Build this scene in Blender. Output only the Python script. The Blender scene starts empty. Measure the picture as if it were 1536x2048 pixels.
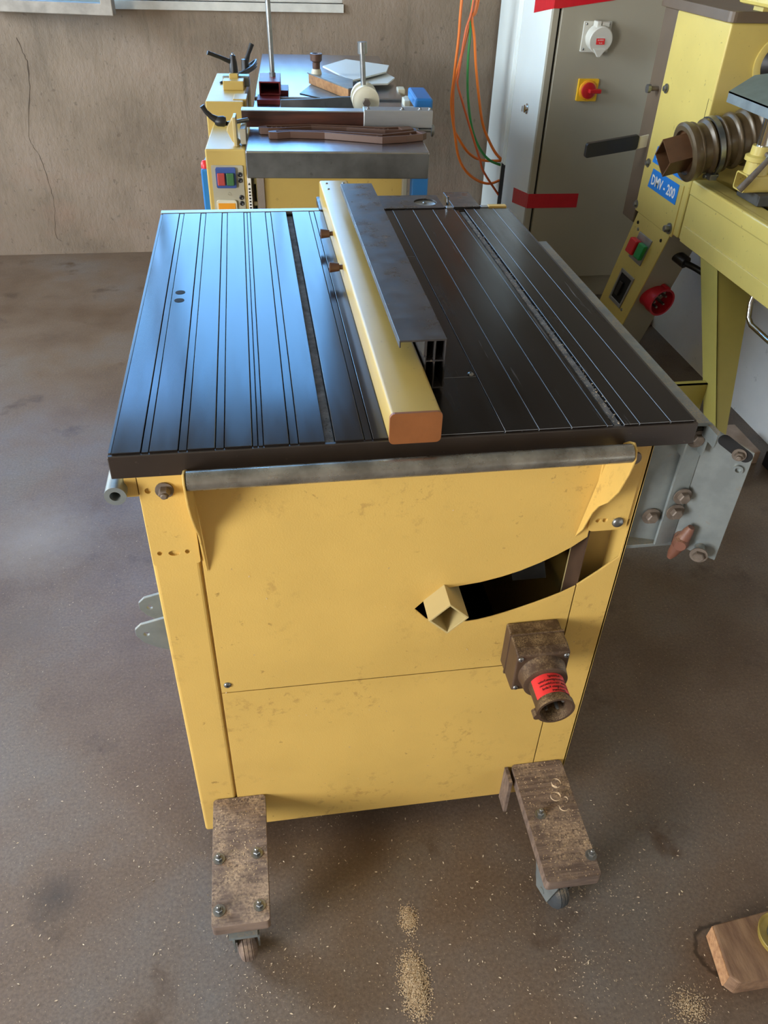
import bpy, bmesh, math, random
from mathutils import Vector, Matrix
from mathutils.geometry import tessellate_polygon
random.seed(7)
PI = math.pi
SC = bpy.context.scene
COL = SC.collection

# ------------------------------------------------------------------ camera
cam_d = bpy.data.cameras.new('camera')
cam = bpy.data.objects.new('camera', cam_d); COL.objects.link(cam)
cam_d.sensor_fit = 'VERTICAL'; cam_d.sensor_height = 36.0; cam_d.lens = 36.0 * 1576.6 / 2048
cam_d.clip_start = 0.02
RX = Vector((0.98822, -0.15027, 0.02908)); RD = Vector((-0.06932, -0.60880, -0.79029)); RF = Vector((0.13646, 0.77897, -0.61204))
m = Matrix.Identity(4)
for i in range(3):
    m[i][0] = RX[i]; m[i][1] = -RD[i]; m[i][2] = -RF[i]
m.translation = Vector((0.18432, -0.78359, 1.37076))
cam.matrix_world = m
SC.camera = cam

# ------------------------------------------------------------------ world, daylight, exposure
w = bpy.data.worlds.new('world'); SC.world = w; w.use_nodes = True
nt = w.node_tree; nt.nodes.clear()
bg = nt.nodes.new('ShaderNodeBackground'); wo = nt.nodes.new('ShaderNodeOutputWorld')
tc = nt.nodes.new('ShaderNodeTexCoord'); sp = nt.nodes.new('ShaderNodeSeparateXYZ')
cr = nt.nodes.new('ShaderNodeValToRGB')
cr.color_ramp.elements[0].position = 0.0; cr.color_ramp.elements[0].color = (0.32, 0.60, 0.95, 1)
cr.color_ramp.elements[1].position = 0.6; cr.color_ramp.elements[1].color = (0.12, 0.36, 0.85, 1)
nt.links.new(tc.outputs['Generated'], sp.inputs[0]); nt.links.new(sp.outputs['Z'], cr.inputs[0])
nt.links.new(cr.outputs[0], bg.inputs['Color']); nt.links.new(bg.outputs[0], wo.inputs[0])
bg.inputs['Strength'].default_value = 10.5

def area(name, loc, aim, sx, sy, power, color):
    d = bpy.data.lights.new(name, 'AREA'); d.shape = 'RECTANGLE'; d.size = sx; d.size_y = sy
    d.energy = power; d.color = color
    o = bpy.data.objects.new(name, d); COL.objects.link(o); o.location = loc
    o.rotation_euler = (Vector(aim) - Vector(loc)).to_track_quat('-Z', 'Z').to_euler()
    return o
area('daylight_workshop_gate', (-2.52, -1.75, 1.15), (0.0, -1.75, 1.15), 1.3, 1.7, 216, (1.0, 0.90, 0.77))
area('daylight_side_window', (-2.52, 1.70, 1.75), (0.0, 1.70, 1.75), 1.7, 1.3, 150, (0.94, 0.98, 0.96))
VS = SC.view_settings
SC.display_settings.display_device = 'sRGB'
VS.view_transform = 'Standard'; VS.look = 'None'; VS.gamma = 1.0; VS.exposure = 0.0; VS.use_curve_mapping = False

# ------------------------------------------------------------------ materials
def lin(c):
    f = lambda v: (v / 255) / 12.92 if v <= 10 else ((v / 255 + 0.055) / 1.055) ** 2.4
    return (f(c[0]), f(c[1]), f(c[2]), 1)
MATS = {}
def mat(name, col, rough=0.5, metal=0.0, var=0.0, vscale=8, col2=None, bump=0.0, bscale=150, stretch=(1, 1, 1),
        specks=0.0, speck_col=(70, 55, 35), speck_scale=60, dust=0.0, dust_col=(196, 170, 128), dust_scale=30, ior=1.5, rvar=0.0, coat=0.0, speck_stretch=None, smudge=0.0):
    M = bpy.data.materials.new(name); M.use_nodes = True; N = M.node_tree; L = N.links.new
    B = N.nodes['Principled BSDF']
    B.inputs['Roughness'].default_value = rough; B.inputs['Metallic'].default_value = metal; B.inputs['IOR'].default_value = ior
    if coat: B.inputs['Coat Weight'].default_value = coat; B.inputs['Coat Roughness'].default_value = 0.15
    tc = N.nodes.new('ShaderNodeTexCoord'); mp = N.nodes.new('ShaderNodeMapping')
    mp.inputs['Scale'].default_value = stretch; L(tc.outputs['Object'], mp.inputs[0])
    def noise(scale, detail=4, src=mp.outputs[0], rough_=0.55):
        n = N.nodes.new('ShaderNodeTexNoise'); n.inputs['Scale'].default_value = scale
        n.inputs['Detail'].default_value = detail; n.inputs['Roughness'].default_value = rough_; L(src, n.inputs['Vector']); return n.outputs['Fac']
    def ramp(src, a, b, ca=(0, 0, 0, 1), cb=(1, 1, 1, 1)):
        r = N.nodes.new('ShaderNodeValToRGB'); r.color_ramp.elements[0].position = a; r.color_ramp.elements[1].position = b
        r.color_ramp.elements[0].color = ca; r.color_ramp.elements[1].color = cb; L(src, r.inputs[0]); return r.outputs[0]
    def mix(fac, a, b):
        x = N.nodes.new('ShaderNodeMix'); x.data_type = 'RGBA'
        if isinstance(fac, float): x.inputs[0].default_value = fac
        else: L(fac, x.inputs[0])
        for s, v in ((6, a), (7, b)):
            if isinstance(v, tuple): x.inputs[s].default_value = v
            else: L(v, x.inputs[s])
        return x.outputs[2]
    def mul(a, b):
        x = N.nodes.new('ShaderNodeMath'); x.operation = 'MULTIPLY'
        for s, v in ((0, a), (1, b)):
            if isinstance(v, float): x.inputs[s].default_value = v
            else: L(v, x.inputs[s])
        return x.outputs[0]
    c = lin(col)
    if var or col2:
        c2 = lin(col2) if col2 else tuple(v * (1 - var) for v in c[:3]) + (1,)
        c = mix(ramp(noise(vscale), 0.35, 0.65), c, c2)
    if smudge:
        sm = mul(ramp(noise(7, 3, tc.outputs['Object']), 0.50, 0.66), ramp(noise(55, 4, tc.outputs['Object'], 0.7), 0.54, 0.64))
        c = mix(mul(sm, float(smudge)), c, lin((142, 108, 58)))
    if specks:
        src = tc.outputs['Object']
        if speck_stretch:
            m2 = N.nodes.new('ShaderNodeMapping'); m2.inputs['Scale'].default_value = speck_stretch; L(src, m2.inputs[0]); src = m2.outputs[0]
        c = mix(mul(ramp(noise(speck_scale, 3, src, 0.7), 0.66, 0.74), float(specks)), c, lin(speck_col))
    if dust:
        g = N.nodes.new('ShaderNodeNewGeometry'); s = N.nodes.new('ShaderNodeSeparateXYZ'); L(g.outputs['Normal'], s.inputs[0])
        up = ramp(s.outputs['Z'], 0.1, 0.8)
        d1 = ramp(noise(dust_scale, 5, tc.outputs['Object'], 0.75), 0.42, 0.62)
        d2 = ramp(noise(dust_scale * 14, 2, tc.outputs['Object'], 0.6), 0.35, 0.6)
        c = mix(mul(mul(mul(up, d1), d2), float(dust)), c, lin(dust_col))
    if isinstance(c, tuple): B.inputs['Base Color'].default_value = c
    else: L(c, B.inputs['Base Color'])
    if rvar:
        r = N.nodes.new('ShaderNodeMapRange'); L(noise(vscale * 2.3), r.inputs[0])
        r.inputs[1].default_value = 0.3; r.inputs[2].default_value = 0.7
        r.inputs[3].default_value = max(0.03, rough - rvar); r.inputs[4].default_value = rough + rvar; L(r.outputs[0], B.inputs['Roughness'])
    if bump:
        b = N.nodes.new('ShaderNodeBump'); b.inputs['Strength'].default_value = bump; b.inputs['Distance'].default_value = 0.002
        L(noise(bscale, 3), b.inputs['Height']); L(b.outputs[0], B.inputs['Normal'])
    MATS[name] = M
    return M
mat('yellow', (208, 172, 92), 0.42, var=0.10, vscale=6, bump=0.10, bscale=420, specks=0.6, speck_col=(120, 88, 40), speck_scale=46, smudge=0.45)
mat('yellow_edge', (190, 170, 116), 0.4, var=0.08, vscale=9)
mat('lathe_yellow', (208, 186, 102), 0.32, var=0.08, vscale=7, bump=0.06, bscale=300, specks=0.6, speck_col=(95, 75, 40), speck_scale=55, coat=0.2)
mat('planer_yellow', (188, 160, 86), 0.4, var=0.08, vscale=9, specks=0.3)
mat('fence_yellow', (182, 154, 82), 0.3, var=0.06, vscale=12, specks=0.3, speck_scale=90)
mat('anodised', (30, 26, 24), 0.16, 0.0, var=0.25, vscale=14, stretch=(1, 0.12, 1), ior=1.45, rvar=0.05, specks=0.25, speck_col=(70, 66, 62), speck_scale=70)
mat('anodised_worn', (24, 20, 18), 0.22, 0.0, var=0.25, vscale=14, stretch=(1, 0.12, 1), ior=1.32, rvar=0.06, specks=0.5, speck_col=(120, 120, 122), speck_scale=120, speck_stretch=(1, 0.035, 1))
mat('anodised_rim', (46, 38, 32), 0.33, ior=1.6, var=0.2, vscale=20, specks=0.4, speck_col=(110, 100, 90), speck_scale=80)
mat('bare_edge', (128, 130, 132), 0.5, 0.4)
mat('black_profile', (46, 44, 44), 0.32, ior=1.6, var=0.35, vscale=16, col2=(62, 58, 55), specks=0.4, speck_col=(150, 130, 110), speck_scale=34, rvar=0.08)
mat('slot_dust', (136, 134, 130), 0.9, var=0.5, vscale=60, bump=0.6, bscale=400)
mat('slot_dark', (18, 17, 16), 0.7)
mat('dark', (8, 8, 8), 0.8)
mat('black_plastic', (28, 28, 28), 0.4, var=0.2, vscale=30)
mat('brown_plastic', (88, 60, 44), 0.42, var=0.2, vscale=20)
mat('cap_brown', (134, 82, 44), 0.4, var=0.15, vscale=25, bump=0.1)
mat('plug_brown', (78, 58, 42), 0.5, var=0.25, vscale=30, dust=0.75, dust_scale=40, dust_col=(170, 145, 108))
mat('galvanised', (142, 150, 148), 0.42, 0.5, col2=(126, 133, 132), vscale=26, specks=0.3, speck_col=(150, 120, 80), speck_scale=50, dust=0.5)
mat('steel', (150, 152, 150), 0.3, 0.85, var=0.25, vscale=40)
mat('steel_tube', (168, 165, 154), 0.30, 0.75, col2=(122, 118, 108), vscale=26, rvar=0.1)
mat('chrome', (205, 205, 205), 0.12, 1.0)
mat('cast_iron', (186, 188, 192), 0.27, 1.0, col2=(166, 168, 174), vscale=6, stretch=(3, .4, 1))
mat('iron_side', (88, 88, 86), 0.55, 0.2, col2=(66, 66, 64), vscale=14, specks=0.5, speck_col=(40, 40, 38), speck_scale=40)
mat('aluminium', (176, 178, 176), 0.38, 0.7, var=0.2, vscale=20, stretch=(0.2, 1, 1))
mat('rust_steel', (118, 106, 94), 0.6, 0.3, var=0.35, vscale=70)
mat('plank_wood', (126, 107, 92), 0.8, col2=(88, 73, 63), vscale=26, stretch=(0.5, 5.0, 2), bump=0.5, bscale=60, dust=0.8, dust_scale=18, dust_col=(182, 158, 128))
mat('raw_wood', (196, 152, 108), 0.7, col2=(160, 116, 80), vscale=20, stretch=(1, 6, 4), bump=0.3, bscale=60)
mat('beam_wood', (142, 112, 84), 0.75, col2=(112, 84, 62), vscale=16, stretch=(4, 1, 4), bump=0.3, bscale=60)
mat('dark_wood', (82, 44, 30), 0.4, col2=(44, 24, 18), vscale=12, stretch=(0.5, 3, 6))
mat('push_stick_plastic', (92, 66, 52), 0.4, var=0.1)
mat('jig_wood', (186, 138, 88), 0.55, col2=(160, 112, 68), vscale=16, stretch=(1, 5, 5))
mat('nylon', (214, 208, 182), 0.45, var=0.06, vscale=20)
mat('red_iron', (118, 36, 38), 0.45, var=0.25, vscale=40)
mat('blue_paint', (36, 116, 184), 0.35, var=0.08)
mat('sticker_blue', (28, 124, 208), 0.35)
mat('white', (232, 230, 222), 0.5)
mat('black_ink', (14, 14, 14), 0.6)
mat('cabinet_shaded', (162, 156, 138), 0.5, var=0.05, vscale=4, bump=0.05, bscale=500)  # cabinet paint darkened, the shade on its front put into the colour
mat('cabinet_lit', (220, 226, 220), 0.42, var=0.04, vscale=4)  # same paint made paler for daylight on the left face; plates reuse it
mat('socket_grey', (206, 204, 192), 0.4, var=0.05)
mat('tape_red', (200, 22, 38), 0.32, var=0.1, vscale=30, bump=0.3, bscale=60)
mat('label_red', (222, 52, 52), 0.4)
mat('switch_red', (176, 30, 34), 0.35)
mat('switch_yellow', (226, 178, 36), 0.4)
mat('switch_orange', (226, 150, 30), 0.4)
mat('button_green', (34, 146, 78), 0.35)
mat('button_red', (206, 40, 48), 0.35)
mat('stop_dull', (168, 62, 58), 0.4)
mat('start_dull', (56, 104, 62), 0.4)
mat('pale_timber', (186, 164, 146), 0.8, col2=(160, 138, 120), vscale=14)
mat('blue_switch', (52, 78, 140), 0.4)
mat('panel_grey', (168, 162, 140), 0.5, var=0.06)
mat('cable_orange', (226, 118, 38), 0.4)
mat('cable_rust', (206, 98, 48), 0.4)
mat('cable_green', (58, 140, 72), 0.4)
mat('cap_metal_brown', (104, 88, 70), 0.4, var=0.12, vscale=10)
mat('hose', (100, 84, 60), 0.36, 0.25, var=0.25, vscale=30)
mat('nozzle_brown', (92, 62, 38), 0.45, var=0.25, vscale=22)
mat('rest_grey', (112, 124, 116), 0.5, 0.2, var=0.2, vscale=20)
mat('lathe_yellow_shaded', (172, 158, 80), 0.45, var=0.1, vscale=8)  # lathe yellow darkened, the saw's shade on the leg put into the colour
mat('plug_red', (180, 26, 44), 0.4)
mat('rubber', (58, 62, 64), 0.7, var=0.2, vscale=40, dust=0.4)
mat('wing_knob', (112, 72, 56), 0.55, var=0.2, vscale=40, dust=0.3)
mat('sawdust', (206, 184, 148), 0.9, col2=(176, 150, 114), vscale=300)
mat('shaving', (206, 188, 158), 0.8, var=0.2, vscale=100)
mat('window_white', (206, 202, 190), 0.6, var=0.15, vscale=20)
mat('window_grey', (150, 140, 126), 0.7, var=0.3, vscale=20)
mat('wall_white', (234, 232, 224), 0.8, var=0.08, vscale=6, bump=0.3, bscale=60, specks=0.3, speck_col=(120, 110, 96), speck_scale=28)
mat('crack', (70, 58, 46), 0.95)
mat('ceiling', (150, 142, 128), 0.9)
mat('tin_yellow', (158, 138, 66), 0.4, var=0.15, vscale=60)

def glass_mat():
    M = bpy.data.materials.new('window_glass'); M.use_nodes = True; N = M.node_tree; L = N.links.new
    N.nodes.clear(); o = N.nodes.new('ShaderNodeOutputMaterial'); mx = N.nodes.new('ShaderNodeMixShader')
    t = N.nodes.new('ShaderNodeBsdfTransparent'); t.inputs[0].default_value = (0.93, 0.98, 0.98, 1)
    g = N.nodes.new('ShaderNodeBsdfGlossy'); g.inputs['Roughness'].default_value = 0.03
    f = N.nodes.new('ShaderNodeFresnel'); f.inputs[0].default_value = 1.45
    L(f.outputs[0], mx.inputs[0]); L(t.outputs[0], mx.inputs[1]); L(g.outputs[0], mx.inputs[2]); L(mx.outputs[0], o.inputs[0])
    MATS['glass'] = M
    M2 = M.copy(); M2.name = 'tinted_glass'; MATS['tinted_glass'] = M2
    for n in M2.node_tree.nodes:
        if n.type == 'BSDF_TRANSPARENT': n.inputs[0].default_value = (0.62, 0.78, 0.76, 1)
        if n.type == 'FRESNEL': n.inputs[0].default_value = 1.7
glass_mat()

def floor_mat():
    M = mat('floor', (128, 112, 98), 0.42, bump=0.0)
    N = M.node_tree; L = N.links.new; B = N.nodes['Principled BSDF']
    tc = N.nodes.new('ShaderNodeTexCoord')
    def noise(scale, detail, rough=0.6):
        n = N.nodes.new('ShaderNodeTexNoise'); n.inputs['Scale'].default_value = scale; n.inputs['Detail'].default_value = detail
        n.inputs['Roughness'].default_value = rough; L(tc.outputs['Object'], n.inputs['Vector']); return n.outputs['Fac']
    def ramp(src, *st):
        r = N.nodes.new('ShaderNodeValToRGB'); e = r.color_ramp.elements
        e[0].position, e[0].color = st[0]; e[1].position, e[1].color = st[-1]
        for p, c in st[1:-1]:
            k = e.new(p); k.color = c
        L(src, r.inputs[0]); return r.outputs[0]
    def mix(fac, a, b, mode='MIX'):
        x = N.nodes.new('ShaderNodeMix'); x.data_type = 'RGBA'; x.blend_type = mode
        if isinstance(fac, float): x.inputs[0].default_value = fac
        else: L(fac, x.inputs[0])
        for s, v in ((6, a), (7, b)):
            if isinstance(v, tuple): x.inputs[s].default_value = v
            else: L(v, x.inputs[s])
        return x.outputs[2]
    base = ramp(noise(1.9, 5), (0.32, lin((84, 65, 48))), (0.5, lin((101, 84, 68))), (0.68, lin((104, 96, 88))))
    stain = ramp(noise(5.5, 4), (0.30, (1, 1, 1, 1)), (0.40, (0, 0, 0, 1)))
    c = mix(stain, base, lin((78, 62, 48)))
    fine = ramp(noise(170, 3, 0.7), (0.3, (0.72, 0.72, 0.72, 1)), (0.7, (1.22, 1.22, 1.22, 1)))
    c = mix(1.0, c, fine, 'MULTIPLY')
    sp = ramp(noise(330, 2), (0.68, (0, 0, 0, 1)), (0.74, (1, 1, 1, 1)))
    c = mix(sp, c, lin((190, 168, 132)))
    # dark spots, a lighter grey patch and the ring left by a tin
    def spot(x, y, r, inner, col, c, k=0.6, sy=1.0):
        v = N.nodes.new('ShaderNodeVectorMath'); v.operation = 'SUBTRACT'; v.inputs[1].default_value = (x, y, 0); L(tc.outputs['Object'], v.inputs[0])
        vs = N.nodes.new('ShaderNodeVectorMath'); vs.operation = 'MULTIPLY'; vs.inputs[1].default_value = (1, sy, 0); L(v.outputs[0], vs.inputs[0])
        ln = N.nodes.new('ShaderNodeVectorMath'); ln.operation = 'LENGTH'; L(vs.outputs[0], ln.inputs[0])
        ad = N.nodes.new('ShaderNodeMath'); ad.operation = 'MULTIPLY_ADD'; L(noise(40, 3), ad.inputs[0]); ad.inputs[1].default_value = r * 0.5; L(ln.outputs['Value'], ad.inputs[2])
        K = (k, k, k, 1); Z0 = (0, 0, 0, 1); off = r * 0.25
        S = 1.0 / (r * 3); d = N.nodes.new('ShaderNodeMath'); d.operation = 'MULTIPLY'; d.inputs[1].default_value = S; L(ad.outputs[0], d.inputs[0])
        if inner: f = ramp(d.outputs[0], ((inner + off) * S - 0.03, Z0), ((inner + off) * S, K), ((r + off) * S, K), ((r + off) * S + 0.03, Z0))
        else: f = ramp(d.outputs[0], (off * S, K), ((r + off) * S, Z0))
        return mix(f, c, lin(col))
    c = spot(-0.235, -0.045, 0.055, 0, (52, 44, 38), c, 0.75)
    c = spot(0.872, -0.287, 0.044, 0.040, (48, 36, 24), c, 0.85)
    c = spot(0.30, -0.02, 0.08, 0, (70, 48, 34), c, 0.5)
    c = spot(-0.45, 0.95, 0.20, 0, (134, 126, 118), c, 0.6)
    c = spot(-0.42, 0.62, 0.10, 0, (86, 74, 62), c, 0.5)
    L(c, B.inputs['Base Color'])
    rr = N.nodes.new('ShaderNodeMapRange'); L(noise(3.0, 5), rr.inputs[0]); rr.inputs[1].default_value = 0.3; rr.inputs[2].default_value = 0.7
    rr.inputs[3].default_value = 0.32; rr.inputs[4].default_value = 0.58; L(rr.outputs[0], B.inputs['Roughness'])
    b = N.nodes.new('ShaderNodeBump'); b.inputs['Strength'].default_value = 0.25; b.inputs['Distance'].default_value = 0.002
    L(noise(90, 5, 0.7), b.inputs['Height']); L(b.outputs[0], B.inputs['Normal'])
floor_mat()

def wall_mat():
    M = mat('wall_render', (152, 130, 106), 0.85)
    N = M.node_tree; L = N.links.new; B = N.nodes['Principled BSDF']
    tc = N.nodes.new('ShaderNodeTexCoord')
    def noise(scale, detail, st=(1, 1, 1), rough=0.6):
        mp = N.nodes.new('ShaderNodeMapping'); mp.inputs['Scale'].default_value = st; L(tc.outputs['Object'], mp.inputs[0])
        n = N.nodes.new('ShaderNodeTexNoise'); n.inputs['Scale'].default_value = scale; n.inputs['Detail'].default_value = detail
        n.inputs['Roughness'].default_value = rough; L(mp.outputs[0], n.inputs['Vector']); return n.outputs['Fac']
    def ramp(src, *st):
        r = N.nodes.new('ShaderNodeValToRGB'); e = r.color_ramp.elements
        e[0].position, e[0].color = st[0]; e[1].position, e[1].color = st[-1]
        for p, c in st[1:-1]:
            k = e.new(p); k.color = c
        L(src, r.inputs[0]); return r.outputs[0]
    def mix(fac, a, b, mode='MIX'):
        x = N.nodes.new('ShaderNodeMix'); x.data_type = 'RGBA'; x.blend_type = mode
        if isinstance(fac, float): x.inputs[0].default_value = fac
        else: L(fac, x.inputs[0])
        for s, v in ((6, a), (7, b)):
            if isinstance(v, tuple): x.inputs[s].default_value = v
            else: L(v, x.inputs[s])
        return x.outputs[2]
    c = ramp(noise(2.2, 5), (0.3, lin((112, 97, 80))), (0.5, lin((134, 117, 98))), (0.72, lin((148, 130, 112))))
    c = mix(ramp(noise(9, 4, (2.2, 1, 0.18)), (0.56, (0, 0, 0, 1)), (0.72, (0.5, 0.5, 0.5, 1))), c, lin((100, 88, 72)))
    c = mix(ramp(noise(45, 3), (0.64, (0, 0, 0, 1)), (0.72, (0.55, 0.55, 0.55, 1))), c, lin((90, 77, 62)))
    c = mix(ramp(noise(2.0, 4, (1, 1, 1.6)), (0.58, (0, 0, 0, 1)), (0.75, (0.6, 0.6, 0.6, 1))), c, lin((146, 118, 98)))
    L(c, B.inputs['Base Color'])
    b = N.nodes.new('ShaderNodeBump'); b.inputs['Strength'].default_value = 0.55; b.inputs['Distance'].default_value = 0.010
    L(noise(16, 7, (1.4, 1, 0.7), 0.7), b.inputs['Height']); L(b.outputs[0], B.inputs['Normal'])
wall_mat()

# ------------------------------------------------------------------ mesh helpers
def box(bm, x0, x1, y0, y1, z0, z1):
    v = [bm.verts.new(p) for p in ((x0, y0, z0), (x1, y0, z0), (x1, y1, z0), (x0, y1, z0), (x0, y0, z1), (x1, y0, z1), (x1, y1, z1), (x0, y1, z1))]
    for f in ((3, 2, 1, 0), (4, 5, 6, 7), (0, 1, 5, 4), (1, 2, 6, 5), (2, 3, 7, 6), (3, 0, 4, 7)): bm.faces.new([v[i] for i in f])
    return bm
def frame_of(d):
    d = Vector(d).normalized(); a = Vector((0, 0, 1)) if abs(d.z) < 0.9 else Vector((1, 0, 0))
    u = d.cross(a).normalized(); return d, u, d.cross(u).normalized()
def rev(bm, p, axis, prof, seg=24, close=True):
    """revolve (distance, radius) pairs about axis through p"""
    d, u, v = frame_of(axis); p = Vector(p); rings = []
    for t, r in prof:
        if r < 1e-6: rings.append([bm.verts.new(p + d * t)])
        else: rings.append([bm.verts.new(p + d * t + (u * math.cos(2 * PI * k / seg) + v * math.sin(2 * PI * k / seg)) * r) for k in range(seg)])
    for a, b in zip(rings, rings[1:]):
        for k in range(seg):
            k2 = (k + 1) % seg
            if len(a) == 1 and len(b) == 1: continue
            if len(a) == 1: bm.faces.new((a[0], b[k], b[k2]))
            elif len(b) == 1: bm.faces.new((a[k], b[0], a[k2]))
            else: bm.faces.new((a[k], b[k], b[k2], a[k2]))
    if close:
        if len(rings[0]) > 1: bm.faces.new(rings[0])
        if len(rings[-1]) > 1: bm.faces.new(list(reversed(rings[-1])))
    return bm
def cyl(bm, p0, p1, r, seg=20, r2=None):
    p0 = Vector(p0); p1 = Vector(p1); return rev(bm, p0, p1 - p0, [(0, r), ((p1 - p0).length, r if r2 is None else r2)], seg)
def ring(bm, p0, p1, ro, ri, seg=28):
    p0 = Vector(p0); p1 = Vector(p1); l = (p1 - p0).length
    return rev(bm, p0, p1 - p0, [(0, ri), (0, ro), (l, ro), (l, ri), (0, ri)], seg, False)
def smooth_path(pts, n=6):
    P = [Vector(p) for p in pts]; out = []
    for i in range(len(P) - 1):
        a = P[max(i - 1, 0)]; b = P[i]; c = P[i + 1]; d = P[min(i + 2, len(P) - 1)]
        for k in range(n):
            t = k / n
            out.append(0.5 * ((2 * b) + (c - a) * t + (2 * a - 5 * b + 4 * c - d) * t * t + (3 * b - a - 3 * c + d) * t ** 3))
    out.append(P[-1]); return out
def sweep(bm, pts, r, seg=10):
    """round bar along a path; r a number or one radius per point"""
    P = [Vector(p) for p in pts]; rings = []; u = None
    for i, p in enumerate(P):
        d = (P[min(i + 1, len(P) - 1)] - P[max(i - 1, 0)]).normalized()
        if u is None: u = frame_of(d)[1]
        u = (u - d * u.dot(d)).normalized(); v = d.cross(u); rr = r[i] if isinstance(r, (list, tuple)) else r
        rings.append([bm.verts.new(p + (u * math.cos(2 * PI * k / seg) + v * math.sin(2 * PI * k / seg)) * rr) for k in range(seg)])
    for a, b in zip(rings, rings[1:]):
        for k in range(seg): bm.faces.new((a[k], a[(k + 1) % seg], b[(k + 1) % seg], b[k]))
    bm.faces.new(list(reversed(rings[0]))); bm.faces.new(rings[-1]); return bm
def prism(bm, outer, holes, fn, t0, t1):
    """2-D outline with holes, extruded from t0 to t1; fn(u, v, t) gives the point"""
    loops = [outer] + list(holes); flat = [p for l in loops for p in l]
    tris = tessellate_polygon([[Vector((a, b, 0)) for a, b in l] for l in loops])
    A = [bm.verts.new(fn(a, b, t0)) for a, b in flat]; B = [bm.verts.new(fn(a, b, t1)) for a, b in flat]
    for t in tris:
        if len(set(t)) < 3: continue
        try: bm.faces.new([A[i] for i in t]); bm.faces.new([B[i] for i in reversed(t)])
        except ValueError: pass
    s = 0
    for l in loops:
        n = len(l)
        for i in range(n):
            j = (i + 1) % n; bm.faces.new((A[s + i], A[s + j], B[s + j], B[s + i]))
        s += n
    return bm
XZ = lambda u, v, t: (u, t, v)      # outline in the x-z plane, extruded along y
YZ = lambda u, v, t: (t, u, v)
XY = lambda u, v, t: (u, v, t)
def circ(cx, cy, r, n=14, sy=None): return [(cx + r * math.cos(2 * PI * k / n), cy + (sy or r) * math.sin(2 * PI * k / n)) for k in range(n)]
def rrect(x0, x1, y0, y1, r, n=4):
    o = []
    for cx, cy, a in ((x1 - r, y1 - r, 0), (x0 + r, y1 - r, 90), (x0 + r, y0 + r, 180), (x1 - r, y0 + r, 270)):
        for k in range(n + 1):
            t = math.radians(a + 90 * k / n); o.append((cx + r * math.cos(t), cy + r * math.sin(t)))
    return o
FRAME = [Matrix.Identity(4)]                # the frame the builders work in (identity or a machine's own axes)
def obj(name, bm, m, parent=None, smooth=False, bevel=0.0, bseg=2, label=None, mats=None, recalc=True, bmat=None, kind=None):
    if recalc: bmesh.ops.recalc_face_normals(bm, faces=bm.faces)
    bm.transform(FRAME[0])
    me = bpy.data.meshes.new(name); bm.to_mesh(me); bm.free()
    for x in (mats or [m]): me.materials.append(MATS[x])
    o = bpy.data.objects.new(name, me); COL.objects.link(o)
    if parent is not None:
        o.parent = parent
        if parent.type == 'EMPTY': o.matrix_parent_inverse = parent.matrix_basis.inverted()
    if smooth:
        me.polygons.foreach_set('use_smooth', [True] * len(me.polygons)); me.set_sharp_from_angle(angle=math.radians(40))
    if bevel:
        b = o.modifiers.new('bevel', 'BEVEL'); b.width = bevel; b.segments = bseg; b.limit_method = 'ANGLE'; b.angle_limit = math.radians(40)
        if bmat is not None: b.material = bmat
    if label: o['label'] = label
    if kind: o['kind'] = kind
    return o
def B(name, x0, x1, y0, y1, z0, z1, m, parent=None, bevel=0.0, **k): return obj(name, box(bmesh.new(), x0, x1, y0, y1, z0, z1), m, parent, bevel=bevel, **k)
def Cy(name, p0, p1, r, m, parent=None, seg=24, r2=None, **k): return obj(name, cyl(bmesh.new(), p0, p1, r, seg, r2), m, parent, smooth=True, **k)
def thing(name, loc, label, cat, group=None):
    o = bpy.data.objects.new(name, None); COL.objects.link(o); o.location = FRAME[0] @ Vector(loc)
    o.matrix_basis = Matrix.Translation(o.location)
    o.empty_display_size = 0.1; o['label'] = label; o['category'] = cat
    if group: o['group'] = group
    return o
def tag(o, label, cat, group=None, kind=None):
    o['label'] = label; o['category'] = cat
    if group: o['group'] = group
    if kind: o['kind'] = kind
    return o
def struct(name, bm, m, label, parent=None, **k):
    o = obj(name, bm, m, parent, **k)
    if parent is None: o['kind'] = 'structure'; o['label'] = label; o['category'] = name.split('_')[0]
    return o
def text_bm(s, size, fn, depth=0.0006, align='LEFT', bold=0.0):
    """lettering as flat mesh; fn maps (u, v, depth) to a point"""
    cu = bpy.data.curves.new('lettering', 'FONT'); cu.body = s; cu.size = size; cu.align_x = align; cu.offset = bold; cu.resolution_u = 2
    t = bpy.data.objects.new('lettering', cu); COL.objects.link(t)
    bpy.context.view_layer.update()
    me = bpy.data.meshes.new_from_object(t.evaluated_get(bpy.context.evaluated_depsgraph_get()))
    bpy.data.objects.remove(t); bm = bmesh.new(); bm.from_mesh(me); bpy.data.meshes.remove(me)
    for v in bm.verts: v.co = Vector(fn(v.co.x, v.co.y, depth))
    return bm
def hexbolt(parent, p, axis, r, h, m='steel', shank=0.0, name='bolt', label=None, washer=True):
    d = Vector(axis).normalized(); p = Vector(p); bm = bmesh.new()
    if washer: rev(bm, p, d, [(0, r * 1.55), (h * 0.25, r * 1.55)], 18)
    rev(bm, p + d * (h * 0.25 if washer else 0), d, [(0, r), (h * 0.8, r), (h, r * 0.85)], 6)
    if shank: rev(bm, p + d * h, d, [(0, r * 0.55), (shank * 0.9, r * 0.55), (shank, r * 0.4)], 14)
    return obj(name, bm, m, parent, label=label)
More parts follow.
